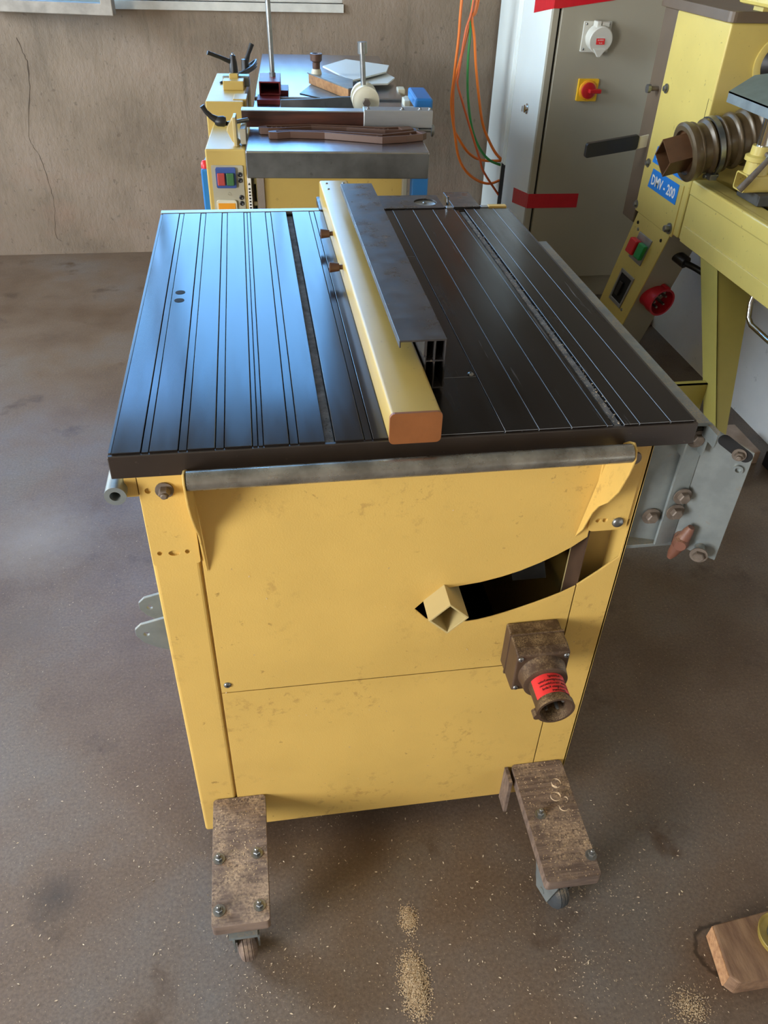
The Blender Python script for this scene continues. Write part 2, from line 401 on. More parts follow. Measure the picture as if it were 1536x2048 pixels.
def dome(parent, p, axis, r, m='steel', name='screw', slot=True):
    bm = bmesh.new(); rev(bm, p, axis, [(0, r), (r * 0.25, r * 0.95), (r * 0.5, r * 0.7), (r * 0.6, 0.0)], 16)
    o = obj(name, bm, m, parent, smooth=True)
    if slot:
        d, u, v = frame_of(axis); bm = bmesh.new(); rev(bm, Vector(p) + d * r * 0.45, d, [(0, r * 0.4), (r * 0.18, r * 0.3)], 6); obj('recess', bm, 'dark', o)
    return o

# ------------------------------------------------------------------ the room
WY, WXR, WXL, WYF, CZ = 3.12, 1.80, -2.45, -3.2, 2.85
struct('floor', box(bmesh.new(), WXL - .2, WXR + .2, WYF - .2, WY + .2, -0.10, 0.0), 'floor', 'brownish grey stained concrete workshop floor')
struct('ceiling', box(bmesh.new(), WXL - .2, WXR + .2, WYF - .2, WY + .2, CZ, CZ + .1), 'ceiling', 'plain pale ceiling out of view')
WX0, WX1, WZ0, WZ1 = -1.55, 0.615, 1.025, 2.72
bm = prism(bmesh.new(), [(WXL, 0), (WXR, 0), (WXR, CZ), (WXL, CZ)], [[(WX0, WZ0), (WX1, WZ0), (WX1, WZ1), (WX0, WZ1)]], XZ, WY, WY + .2)
wall_b = struct('wall_back', bm, 'wall_render', 'rough brown cement-rendered wall behind the machines')
crk = smooth_path([(-.721, 0, .889), (-.71, 0, .836), (-.702, 0, .778), (-.726, 0, .66), (-.762, 0, .517), (-.749, 0, .466), (-.733, 0, .423), (-.723, 0, .314), (-.719, 0, .226), (-.744, 0, .09), (-.719, 0, .059)], 5)
bm = bmesh.new(); pv = None
for i, p in enumerate(crk):
    w_ = (.0016 if i < 18 else .0008) * random.uniform(.5, 1.5); j = random.uniform(-.003, .003)
    cv = [bm.verts.new((p.x + j + d, WY + q, p.z)) for d, q in ((-w_, .002), (-w_, -.0006), (w_, -.0006), (w_, .002))]
    if pv:
        for k in range(3): bm.faces.new((pv[k], pv[k + 1], cv[k + 1], cv[k]))
    pv = cv
obj('crack', bm, 'crack', wall_b)
wall_r = struct('wall_right', box(bmesh.new(), WXR, WXR + .2, WYF, WY, 0, CZ), 'wall_render', 'cement-rendered wall, whitewashed low down, behind the yellow lathe')
B('whitewash', WXR - .003, WXR + .001, WYF, WY, 0, .95, 'wall_white', wall_r, label='whitewashed lower wall')
bm = prism(bmesh.new(), [(WYF, 0), (WY, 0), (WY, CZ), (WYF, CZ)], [[(-2.45, .2), (-1.05, .2), (-1.05, 2.1), (-2.45, 2.1)], [(.8, 1.05), (2.6, 1.05), (2.6, 2.45), (.8, 2.45)]], YZ, WXL - .2, WXL)
struct('wall_left', bm, 'wall_render', 'side wall with gate and window openings out of view')
struct('wall_front', box(bmesh.new(), WXL, WXR, WYF - .2, WYF, 0, CZ), 'wall_render', 'wall behind the camera')

# window: white reveal and ledge, closed grey casement on the right, the left casement swung into the room
win = struct('window_1', (lambda b: (box(b, WX0, WX1 + .0, WY - .012, WY + .2, WZ0 - .03, WZ0), b)[1])(bmesh.new()), 'window_white', 'workshop window with white ledge above the bench machine')
def wframe(x0, x1, y0, y1, z0, z1, t, name, m, parent):
    f = obj(name, prism(bmesh.new(), [(x0, z0), (x1, z0), (x1, z1), (x0, z1)], [[(x0 + t, z0 + t), (x1 - t, z0 + t), (x1 - t, z1 - t), (x0 + t, z1 - t)]], XZ, y0, y1), m, parent, bevel=.003); return f
wframe(WX0, WX1, WY + .02, WY + .09, WZ0, WZ1, .035, 'frame', 'window_white', win)
f = wframe(-.28, .575, WY + .05, WY + .10, WZ0 + .012, WZ1 - .035, .045, 'casement', 'window_grey', win)
B('pane', -.235, .53, WY + .07, WY + .075, WZ0 + .05, WZ1 - .07, 'glass', f)
f = wframe(-1.51, -.84, WY + .05, WY + .10, WZ0 + .012, WZ1 - .035, .045, 'casement', 'window_grey', win)
B('pane', -1.465, -.885, WY + .07, WY + .075, WZ0 + .05, WZ1 - .07, 'glass', f)
B('mullion', -.84, -.79, WY + .02, WY + .09, WZ0 + .035, WZ1 - .035, 'window_white', win, bevel=.003)
# open casement, hinged at its far end and swung slightly inwards
a = math.radians(-11); hx, hy = -.80, WY - .02
def sw(u, v, t): return (hx + u * math.cos(a) + t * -math.sin(a), hy + u * math.sin(a) + t * math.cos(a), v)
f = obj('open_casement', prism(bmesh.new(), [(0, .985), (.51, .985), (.51, 2.2), (0, 2.2)], [[(.045, 1.025), (.465, 1.025), (.465, 2.155), (.045, 2.155)]], sw, -.04, 0), 'window_grey', win, bevel=.003)
obj('pane', prism(bmesh.new(), [(.045, 1.025), (.465, 1.025), (.465, 2.155), (.045, 2.155)], [], sw, -.022, -.018), 'glass', f)

# ------------------------------------------------------------------ table saw
T = 0.864
saw = thing('table_saw', (.36, .44, 0), 'yellow mobile table saw with ribbed dark table on wooden caster boards', 'table saw')
YB = .0216
# table: rim, bed and the ribbed extrusions
B('table_bed', .004, .716, .006, .872, T - .030, T - .0095, 'slot_dark', saw)
bm = bmesh.new()
box(bm, -.001, .721, 0, .006, T - .033, T - .0022); 
obj('table_rim', bm, 'anodised_rim', saw, bevel=.0012, label='dark brown front edge of the table')
B('table_rim', -.001, .0035, .006, .876, T - .033, T - .0012, 'anodised_rim', saw, bevel=.001)
B('table_rim', .7165, .721, .006, .876, T - .033, T - .0012, 'anodised_rim', saw, bevel=.001)
B('table_rim', -.001, .721, .872, .877, T - .033, T - .003, 'anodised_rim', saw, bevel=.001)
left = [.0035, .0365, .0455, .0785, .0885, .1205, .131, .1635, .170, .1765, .2065, .2175, .249]
mid = [.2605, .2955, .3055, .338, .384]
right = [.4685, .5115, .5535, .6, .6085]
right2 = [.622, .6425, .684, .7165]
g = .0008
def strips(edges, mats):
    for a, b in zip(edges, edges[1:]):
        d = .0007 if (b - a) < .012 else 0
        o = B('table_plank', a + g / 2, b - g / 2, .004, .8745, T - .0095, T - d, None, saw, bevel=.0005, bseg=1, mats=mats, bmat=1 if len(mats) > 1 else None)
strips(left, ['anodised']); strips(mid, ['anodised'])
strips(right, ['anodised_worn', 'bare_edge']); strips(right2, ['anodised_worn', 'bare_edge'])
for y0, y1 in ((.004, .144), (.145, .603), (.604, .8745)):
    B('table_insert', .3845, .468, y0 + .0004, y1, T - .0095, T - .0004, None, saw, bevel=.0005, bseg=1, mats=['anodised_worn', 'bare_edge'], bmat=1)
dome(saw, (.461, .152, T - .0004), (0, 0, 1), .0045, 'steel')
for xx, rr in ((.345, .0), (.058, .469), (.058, .437)):
    if rr: obj('table_hole', rev(bmesh.new(), (xx, rr, T - .0005), (0, 0, 1), [(0, .0078), (.0009, .0078)], 20), 'dark', saw)
for a, b, nm in ((.2495, .260, 1), (.609, .6215, 2)):
    B('slot_floor', a if nm == 1 else a + .0035, b, .001, .868, T - .012, T - (.0075 if nm == 1 else .0045), 'slot_dust', saw)
    bm = bmesh.new()
    for k in range(900 if nm == 2 else 420):
        y = random.uniform(0, 1) ** (1.0 if nm == 2 else 1.5) * .8; x = random.uniform(a, b); s = random.uniform(.0006, .0022)
        p = Vector((x if nm == 1 else max(x, a + .003), y, T - (.0073 if nm == 1 else .0043) + random.random() * (.004 if nm == 2 else .002)))
        q = [p + Vector((random.uniform(-1, 1), random.uniform(-1, 1), random.uniform(-.6, .6))) * s for _ in range(3)]
        bm.faces.new([bm.verts.new(v) for v in q])
    obj('slot_shavings', bm, 'shaving' if nm == 2 else 'slot_dust', saw, recalc=False, kind='stuff', label='sawdust lying in a table slot')
# rear rail and extension plates
obj('rear_rail', box(box(bmesh.new(), -.001, .3175, .878, .896, T - .02, T + .0005), -.001, .72, .898, .904, T - .02, T - .002), 'aluminium', saw, bevel=.001)
bm = prism(bmesh.new(), rrect(.318, .581, .8775, .968, .004), [circ(.547, .918, .0245, 28)], XY, T - .012, T + .002)
ext = obj('extension_plate', bm, 'black_profile', saw, bevel=.0008, label='black rear plate with a round insert')
obj('round_insert', rev(bmesh.new(), (.547, .918, T - .006), (0, 0, 1), [(0, .0242), (.004, .0242), (.0044, .022), (.003, .020), (.003, 0)], 30), 'galvanised', ext, smooth=True)
dome(ext, (.547, .925, T - .002), (0, 0, 1), .004)
B('extension_plate', .600, .658, .8775, .985, T - .012, T + .003, 'black_profile', saw, bevel=.001)
B('rail_block', .585, .600, .879, .89, T - .02, T + .001, 'aluminium', saw, bevel=.001)
B('rail_block', .660, .676, .879, .892, T - .02, T + .002, 'aluminium', saw, bevel=.001)
B('rail_block', .677, .716, .879, .893, T - .02, T + .003, 'yellow', saw, bevel=.001)
Cy('rail_pin', (.593, .905, T - .01), (.593, .905, T + .017), .0025, 'chrome', saw, 12)
# body shell
def post_right():
    return [(.621, .040), (.682, .040), (.682, .832), (.621, .832), (.621, .678), (.640, .690), (.676, .694), (.676, .625), (.650, .600), (.621, .575)]
B('corner_post', .021, .0825, YB, .072, .038, .832, 'yellow', saw, bevel=.005, bseg=3, label='left front corner post')
bm = prism(bmesh.new(), post_right(), [], XZ, YB, YB + .003); obj('corner_post', bm, 'yellow', saw, bevel=.0008, label='right front corner post, cut away at the curved slot')
B('post_flange', .679, .682, YB, .072, .040, .832, 'yellow', saw)
B('post_back', .621, .679, .066, .069, .045, .83, 'yellow_edge', saw, label='pale inner wall of the corner post')  # pale tone stands in for light reaching into the post
B('post_inner_wall', .621, .623, .0245, .066, .045, .83, 'plug_brown', saw)  # dark brown colour stands in for shade inside the slot
hexbolt(saw, (.648, .066, .655), (0, -1, 0), .007, .006, 'rust_steel')
top = [(.376, .555), (.395, .576), (.416, .590), (.441, .5935), (.47, .597), (.499, .604), (.528, .6135), (.556, .626), (.580, .639), (.600, .652), (.619, .668)]
bot = [(.619, .574), (.600, .563), (.582, .555), (.560, .546), (.538, .538), (.515, .530), (.493, .524), (.475, .520), (.459, .5185), (.425, .524), (.395, .532)]
outl = [(.085, .4105), (.619, .4105)] + bot + top + [(.619, .832), (.085, .832)]
obj('upper_panel', prism(bmesh.new(), outl, [], XZ, YB - .0005, YB + .0015), 'yellow', saw, bevel=.0006, label='upper front panel with a curved slot')
B('lower_panel', .085, .619, YB - .0005, YB + .0015, .042, .4085, 'yellow', saw, bevel=.0006)
B('panel_backing', .070, .15, .026, .029, .045, .80, 'yellow', saw)
B('side_panel', .0215, .024, .072, .845, .04, .83, 'yellow', saw); B('side_panel', .679, .682, .072, .845, .04, .83, 'yellow', saw)
B('rear_panel', .0215, .682, .845, .848, .04, .83, 'yellow', saw); B('base_panel', .024, .679, .03, .845, .042, .045, 'black_plastic', saw)
obj('slot_shade_sheet', prism(bmesh.new(), [(.30, .42), (.60, .42), (.60, .72), (.30, .72)], [], XZ, .30, .31), 'dark', saw)  # black sheet standing in for the shaded interior behind the slot
obj('inner_bracket', prism(bmesh.new(), [(.56, .50), (.617, .50), (.60, .57), (.545, .66), (.53, .65)], [], XZ, .12, .125), 'iron_side', saw)
dome(saw, (.095, YB - .0005, .428), (0, -1, 0), .0058, 'steel')
# tube rail with its two brackets
Cy('tube_rail', (.087, -.026, .8405), (.624, -.026, .8405), .0118, 'steel_tube', saw, 28)
bl = obj('rail_bracket', prism(bmesh.new(), rrect(.0235, .0835, .678, .829, .004), [circ(.034, .7985, .0042), circ(.034, .6985, .0035), circ(.069, .6985, .0035), circ(.052, .6975, .0075, 16, .0045)], XZ, YB - .0035, YB), 'yellow', saw, bevel=.0008)
fl = [(YB - .002, .676), (.012, .690), (.004, .735), (-.016, .765), (-.030, .790), (-.038, .815), (-.039, .842), (-.030, .853), (-.018, .850), (YB - .002, .826)]
fl2 = [(YB - .002, .660)] + fl[1:]
obj('flange', prism(bmesh.new(), fl2, [], lambda u, v, t: (t + (.83 - v) * .03, u, v), .0835, .0862), 'yellow', bl, bevel=.0008)
hexbolt(saw, (.0535, YB - .0035, .799), (0, -1, 0), .0072, .010, 'rust_steel', .006)
br = obj('rail_bracket', prism(bmesh.new(), rrect(.615, .672, .680, .829, .008), [circ(.6275, .699, .0035), circ(.6375, .699, .0035)], XZ, YB - .0035, YB), 'yellow', saw, bevel=.0008)
obj('flange', prism(bmesh.new(), [(YB - .002, .672), (.010, .692), (.004, .725), (-.004, .742), (-.020, .760), (-.032, .785), (-.037, .815), (-.037, .838), (-.031, .848), (-.020, .852), (-.009, .847), (YB - .002, .822)], [], lambda u, v, t: (t - (.83 - v) * .16, u, v), .624, .6267), 'yellow', br, bevel=.0008)
dome(saw, (.657, YB - .0035, .694), (0, -1, 0), .0085, 'steel', 'bolt', slot=False)
obj('bolt', rev(bmesh.new(), (.656, YB - .0035, .802), (0, -1, 0), [(0, .010), (.003, .009), (.004, .004), (.004, 0)], 18), 'rust_steel', saw, smooth=True)
# side rail seen end-on at the left, and the hinge lugs below it
obj('side_rail', ring(bmesh.new(), (-.002, .004, .8035), (-.002, .84, .8035), .0128, .0065), 'galvanised', saw, smooth=True)
B('side_rail_holder', .008, .022, .02, .05, .79, .829, 'yellow', saw)
for y in (.05, .105):
    pts = [(.0215, .482), (.0, .492), (-.018, .505), (-.027, .520), (-.027, .532), (-.018, .541), (.0215, .552)]
    obj('hinge_lug', prism(bmesh.new(), pts, [circ(-.012, .522, .004, 12)], XZ, y, y + .005), 'galvanised', saw, bevel=.0008, label='dusty galvanised hinge lug')
# chute: square tube standing on its corner
cx, cz, h, t = .417, .5695, .0295, .003
D = lambda h: [(cx, cz - h), (cx + h, cz), (cx, cz + h), (cx - h, cz)]
obj('dust_chute', prism(bmesh.new(), D(h), [D(h - t * 1.4)], XZ, -.020, .12), 'yellow_edge', saw, bevel=.0006, label='square dust chute set on its corner')
# mains inlet
FR = FRAME[0]
px, pz = .5615, .466
plug = obj('mains_inlet', prism(bmesh.new(), [(YB - .001, pz - .042), (YB - .001, pz + .042), (-.030, pz + .040), (-.043, pz + .036), (-.044, pz - .038), (-.030, pz - .042)], [], YZ, px - .041, px + .041), 'plug_brown', saw, bevel=.004, bseg=3, label='brown mains inlet box with five-pin plug')
B('seam_lip', px - .0425, px + .0425, -.006, -.002, pz - .0435, pz + .0425, 'plug_brown', plug, bevel=.001)
ax = Vector((.0, -1.0, -.06)).normalized(); p0 = Vector((px + .002, -.044, pz - .004))
obj('collar', rev(bmesh.new(), p0, ax, [(-.004, .038), (.004, .036), (.018, .034), (.020, .030), (.020, .0)], 36), 'plug_brown', plug, smooth=True)
obj('shroud', rev(bmesh.new(), p0, ax, [(.016, .0), (.016, .0265), (.056, .0262), (.059, .0285), (.068, .0285), (.068, .0245), (.028, .0240), (.028, .0)], 40, False), 'plug_brown', plug, smooth=True)
d_, u_, v_ = frame_of(ax)
up = (Vector((0, 0, 1)) - d_ * d_.z).normalized(); sd = up.cross(d_)
for k in range(5):
    an = math.radians(90 + 72 * k); q = p0 + d_ * .028 + (sd * math.cos(an) + up * math.sin(an)) * .0145
    obj('contact_pin', rev(bmesh.new(), q, d_, [(0, .0028), (.026, .0028), (.029, .0018)], 12), 'steel', plug, smooth=True)
B_ = bmesh.new(); q = p0 + d_ * .058 - sd * .027 - up * .008
cyl(B_, q, q + d_ * .012, .006, 10); obj('key', B_, 'plug_brown', plug)
def wrapc(u, v, t):   # wrap label text around the shroud
    an = u / .0268; r = .0268 + t
    return p0 + d_ * (.037 - v) + (up * math.cos(an) - sd * math.sin(an)) * r
bm = bmesh.new(); n = 16; rows = []
for i in range(n + 1):
    u = -.036 + .068 * i / n; rows.append((bm.verts.new(wrapc(u, -.0165, -.0001)), bm.verts.new(wrapc(u, .0165, -.0001))))
for (a_, b_), (c_, e_) in zip(rows, rows[1:]): bm.faces.new((a_, b_, e_, c_))
lab = obj('warning_label', bm, 'label_red', plug, smooth=True, recalc=False, label='red printed sticker')
for k, s in enumerate(('Achtung!', 'Drehrichtungswechsler', 'vor dem Verschliessen', 'mit 5-adrigem Kabel', 'gesichert')):
    obj('lettering', text_bm(s, .0058, lambda u, v, t, k=k: wrapc(u - .006, v + .0095 - k * .0062, t), .0002, 'CENTER', .0001), 'black_ink', lab, recalc=False)
for dx, dz in ((-.035, .030), (.035, .030), (-.035, -.032)): dome(plug, (px + dx, -.0435, pz + dz), (0, -1, 0), .0045)
# caster boards at the two corners
def caster_board(x0, x1, tilt, bolts, dust_lbl):
    z1 = .132
    bd = obj('caster_board', (lambda b: prism(b, rrect(x0, x1, -.195, .0205, .006), [], lambda u, v, t: (u, v, t + (v - .0) * tilt), z1 - .024, z1))(bmesh.new()), 'plank_wood', saw, bevel=.002, label='worn dusty wooden board carrying a caster')
    for x, y in bolts:
        hexbolt(bd, (x, y, z1 + y * tilt), (0, 0, 1), .0062, .006, 'steel', .010)
    xc = (x0 + x1) / 2
    obj('caster_plate', box(bmesh.new(), xc - .038, xc + .038, -.19, -.085, z1 - .031, z1 - .024 + -.09 * tilt), 'galvanised', bd)
    return xc
xl = caster_board(.044, .133, .03, [(.055, -.087), (.116, -.085), (.056, -.170), (.118, -.170)], '')
xr = caster_board(.578, .672, .05, [(.602, -.079), (.665, -.160)], '')
def caster(xc, yc, dusty, yaw):
    ca, sa = math.cos(yaw), math.sin(yaw); A_ = Vector((ca, sa, 0)); F_ = Vector((-sa, ca, 0)); r = .0375; c = Vector((xc, yc, r))
    wl = obj('caster_wheel', rev(bmesh.new(), c - A_ * .015, A_, [(0, .010), (0, .024), (.002, .030), (.004, .034), (.008, .037), (.009, .0358), (.010, .0372), (.0145, r), (.0150, .0362), (.0155, r), (.020, .0372), (.021, .0358), (.022, .037), (.026, .034), (.028, .030), (.030, .024), (.030, .010)], 36), 'rubber' if not dusty else 'plank_wood', saw, smooth=True)
    bm = bmesh.new()
    for s in (-1, 1):
        o_ = c + A_ * s * .019
        q = [o_ + F_ * -.016 + Vector((0, 0, -.012)), o_ + F_ * .016 + Vector((0, 0, -.012)), o_ + F_ * .034 + Vector((0, 0, .058)), o_ + F_ * -.030 + Vector((0, 0, .058))]
        A1 = [bm.verts.new(p + A_ * .0015) for p in q]; A2 = [bm.verts.new(p - A_ * .0015) for p in q]
        bm.faces.new(A1); bm.faces.new(A2)
        for i in range(4): bm.faces.new((A1[i], A1[(i + 1) % 4], A2[(i + 1) % 4], A2[i]))
    cyl(bm, c - A_ * .022, c + A_ * .022, .006, 12)
    t_ = c + Vector((0, 0, .056)); box(bm, t_.x - .022, t_.x + .022, t_.y - .03, t_.y + .03, t_.z, t_.z + .008)
    obj('caster_fork', bm, 'galvanised', saw)
caster(.090, -.172, True, math.radians(8)); caster(.612, -.160, False, math.radians(16))
B('caster_board', .044, .133, .72, .93, .108, .132, 'plank_wood', saw); B('caster_board', .578, .672, .72, .93, .108, .132, 'plank_wood', saw)
caster(.09, .88, True, 0); caster(.625, .88, False, 0)
B('board_cleat', .566, .572, -.012, .0205, .035, .128, 'plank_wood', saw)
# galvanised carriage support on the right
obj('carriage_rail', prism(bmesh.new(), [(.722, .800), (.722, .852), (.748, .852), (.752, .846), (.752, .800), (.749, .800), (.749, .846), (.725, .848), (.725, .800)], [], XZ, .015, .70), 'galvanised', saw, bevel=.0006, label='galvanised rail along the right table edge')
obj('carriage_rail_nose', prism(bmesh.new(), [(.744, -.012), (.752, -.004), (.752, .02), (.744, .02)], [], XY, .83, .849), 'galvanised', saw)
def pl(p, q, z0a, z1a, z0b, z1b, t=.003):
    b = bmesh.new(); p = Vector((p[0], p[1], 0)); q = Vector((q[0], q[1], 0)); n = Vector((-(q - p).y, (q - p).x, 0)).normalized() * t
    c = [(p, z0a), (q, z0b), (q, z1b), (p, z1a)]
    A1 = [b.verts.new(v + Vector((0, 0, z))) for v, z in c]; A2 = [b.verts.new(v + n + Vector((0, 0, z))) for v, z in c]
    b.faces.new(A1); b.faces.new(A2)
    for i in range(4): b.faces.new((A1[i], A1[(i + 1) % 4], A2[(i + 1) % 4], A2[i]))
    return b
cs = obj('carriage_support', pl((.684, .034), (.757, .030), .652, .835, .638, .835), 'galvanised', saw, bevel=.0008, label='galvanised carriage support plate')
obj('support_step', pl((.728, .024), (.757, .0285), .640, .835, .637, .835, .004), 'galvanised', cs, bevel=.0008)
pB = obj('support_wing', pl((.757, .030), (.812, -.004), .636, .838, .626, .812), 'galvanised', cs, bevel=.0008)
dW = Vector((.055, -.034, 0)).normalized(); nW = Vector((dW.y, -dW.x, 0))
P0 = Vector((.757, .030, 0))
def wing(u, v, t): q = P0 + dW * u + nW * t; return (q.x, q.y, v)
sl = [wing_p for wing_p in rrect(-.026, .026, -.0085, .0085, .008)]
ca, sa = math.cos(-.5), math.sin(-.5)
obj('slot_hole', prism(bmesh.new(), [(.040 + x * ca - y * sa, .813 + x * sa + y * ca) for x, y in sl], [], wing, .0002, .0008), 'dark', pB)
hexbolt(pB, wing(.047, .806, .001), nW, .006, .006, 'rust_steel', .006)
obj('boss', ring(bmesh.new(), wing(.052, .784, 0), wing(.052, .784, .004), .0065, .0038, 18), 'galvanised', pB, smooth=True)
hexbolt(cs, (.7475, .0245, .727), (0, -1, 0), .0085, .008, 'rust_steel'); hexbolt(cs, (.744, .0245, .700), (0, -1, 0), .0085, .008, 'rust_steel'); hexbolt(cs, (.713, .0315, .690), (0, -1, 0), .0085, .008, 'rust_steel')
hexbolt(cs, (.742, .0245, .822), (0, -1, 0), .0085, .006, 'rust_steel')
B('foot_tab', .684, .757, .0275, .052, .634, .640, 'galvanised', cs, bevel=.0008)
c = Vector(wing(.012, .652, .012)); bm = bmesh.new()
dn = (dW * .25 + Vector((0, 0, 1))).normalized()
sweep(bm, [c + dn * .030, c + dn * .022, c + dn * .008, c, c - dn * .010, c - dn * .024, c - dn * .034], [.005, .0075, .0095, .012, .0095, .0075, .004], 12)
rev(bm, c - nW * .012, nW, [(0, .011), (.018, .011), (.024, .008)], 16)
obj('wing_knob', bm, 'wing_knob', cs, smooth=True, label='rust brown wing knob')
Cy('knob_stud', wing(.040, .642, -.012), wing(.040, .642, .018), .008, 'galvanised', cs, 14); hexbolt(cs, wing(.040, .642, .018), nW, .008, .007, 'rust_steel')

# ------------------------------------------------------------------ rip fence
fence = thing('rip_fence', (.37, .45, T), 'yellow box-section rip fence with black profile lying along the saw table', 'rip fence')
fz0, fz1 = T + .0004, T + .0405
def fbeam(y0, y1): return prism(bmesh.new(), rrect(.3235, .384, fz0, fz1, .004), [], XZ, y0, y1)
obj('beam', fbeam(-.008, .945), 'fence_yellow', fence, smooth=True)
bm = prism(bmesh.new(), rrect(.3225, .385, fz0 - .0002, fz1 + .001, .006), [], XZ, -.0115, -.007); obj('end_cap', bm, 'cap_brown', fence, bevel=.0015, label='orange-brown plastic end cap')
for y in (.885, .925):
    for x in (.337, .372): dome(fence, (x, y, fz1), (0, 0, 1), .003, 'steel', 'rivet', slot=False)
for y in (.664, .497):
    k = obj('knob', rev(bmesh.new(), (.3235, y, .888), (-1, 0, 0), [(0, .004), (.006, .004), (.006, .0065), (.022, .0085), (.0225, .0055), (.019, .005), (.019, 0)], 16), 'brown_plastic', fence, smooth=True)
# black profile: top flange with lips, boxed web below
pr_ = [(.3525, .938), (.4135, .938), (.4135, .926), (.4115, .926), (.4115, .9355), (.3995, .9355), (.3995, .906), (.4125, .906), (.4125, .868), (.3865, .868), (.3865, .9355), (.3545, .9355), (.3545, .930), (.3525, .930)]
hole1 = [(.3885, .9355 - .002), (.3885, .908), (.3975, .908), (.3975, .9335)]
pr_ = [(.3525, .938), (.4135, .938), (.4135, .868), (.3865, .868), (.3865, .9135), (.3845, .9135), (.3845, .9355), (.3545, .9355), (.3545, .928), (.3525, .928)]
holes = [[(.3885, .909), (.398, .909), (.398, .9355), (.3865 + .002, .9355)], [(.400, .909), (.4115, .909), (.4115, .9355), (.400, .9355)], [(.3885, .870), (.398, .870), (.398, .907), (.3885, .907)], [(.400, .870), (.4115, .870), (.4115, .907), (.400, .907)]]
prof = obj('face_profile', prism(bmesh.new(), pr_, holes, XZ, .110, .800), 'black_profile', fence, mats=['black_profile'], bevel=.0004, bseg=1, label='black aluminium fence profile')
for k in range(5):
    y = .47 + k * .028
    obj('rib', prism(bmesh.new(), [(y, .870), (y + .008, .870), (y - .006, .934), (y - .014, .934)], [], YZ, .4136, .4156), 'black_plastic', prof)

# ------------------------------------------------------------------ planer behind the saw
FRAME[0] = Matrix.Translation((.173, 1.301, 0)) @ Matrix.Rotation(math.radians(-3.2), 4, 'Z')
pln = thing('planer', (.23, .75, 0), 'yellow surface planer with cast iron tables standing behind the saw', 'planer')
B('front_table', .0, .455, .0, .60, .816, .88, None, pln, bevel=.003, mats=['cast_iron'])
B('table_apron', .001, .454, -.001, .012, .817, .876, 'iron_side', pln, bevel=.002)
B('rear_table', .0, .465, .67, 1.53, .83, .88, 'cast_iron', pln, bevel=.003)
obj('cutter_block', rev(bmesh.new(), (.0, .635, .845), (1, 0, 0), [(0, .03), (.46, .03)], 24), 'steel', pln, smooth=True)
B('body', .035, .42, .14, 1.30, .02, .80, 'planer_yellow', pln, bevel=.006)
B('tilt_scale', .405, .418, .12, .14, .6, .81, 'panel_grey', pln, bevel=.002)
B('lift_cover', .425, .468, .08, .12, .60, .80, 'blue_paint', pln, bevel=.003)
# control column at the left
B('control_column', -.108, -.006, .10, .42, .02, .86, 'planer_yellow', pln, bevel=.004)
B('column_strip', -.006, .004, .09, .11, .55, .80, 'white', pln, bevel=.001)
def YP(x, z, w_, d): return (x + w_, .10 - d, z)
cpan = obj('control_panel', prism(bmesh.new(), rrect(-.096, -.015, .60, .822, .003), [], XZ, .096, .1), 'panel_grey', pln)
sw_ = obj('push_switch', prism(bmesh.new(), rrect(-.085, -.034, .768, .818, .004), [], XZ, .088, .0962), 'blue_switch', cpan, bevel=.0015)
B('stop_button', -.081, -.062, .080, .0885, .776, .806, 'stop_dull', cpan, bevel=.002); B('start_button', -.058, -.039, .080, .0885, .776, .806, 'start_dull', cpan, bevel=.002)
for z in (.8, .786, .743, .728): obj('plug_button', rev(bmesh.new(), (-.024, .0962, z), (0, -1, 0), [(0, .006), (.003, .006), (.004, .004), (.002, .0)], 16), 'black_plastic', cpan, smooth=True)
obj('blank_ring', ring(bmesh.new(), (-.055, .0962, .752), (-.055, .095, .752), .0045, .003, 18), 'panel_grey', cpan)
fr_ = obj('isolator_frame', prism(bmesh.new(), rrect(-.089, -.037, .680, .737, .006), [], XZ, .089, .0962), 'nylon', cpan, bevel=.0015)
B('isolator_plate', -.085, -.041, .0875, .0895, .684, .730, 'switch_orange', cpan); sweep_bm = sweep(bmesh.new(), [(-.072, .083, .697), (-.056, .083, .712)], .005, 8); obj('isolator_knob', sweep_bm, 'switch_red', cpan)
obj('scale_marks', (lambda b: ([box(b, -.0035, .001, .0885, .09, z, z + .004) for z in [.70 + .008 * k for k in range(9)]], b)[1])(bmesh.new()), 'black_ink', pln)
for z, s in ((.776, 1), (.694, -1)): obj('arrow_mark', prism(bmesh.new(), [(-.0045, z), (.002, z), (-.0012, z + s * .006)], [], XZ, .0885, .09), 'black_ink', pln)
B('lock_slot', .008, .014, .134, .1402, .70, .765, 'dark', pln); B('lock_pointer', .006, .016, .128, .136, .712, .722, 'nylon', pln, bevel=.001)
B('motor_cover', -.128, -.108, .14, .5, .3, .80, 'blue_paint', pln, bevel=.004); sweep_bm = rev(bmesh.new(), (-.118, .16, .80), (0, 0, 1), [(0, .010), (.012, .010), (.018, .006), (.02, 0)], 14); obj('red_knob', sweep_bm, 'button_red', pln, smooth=True)
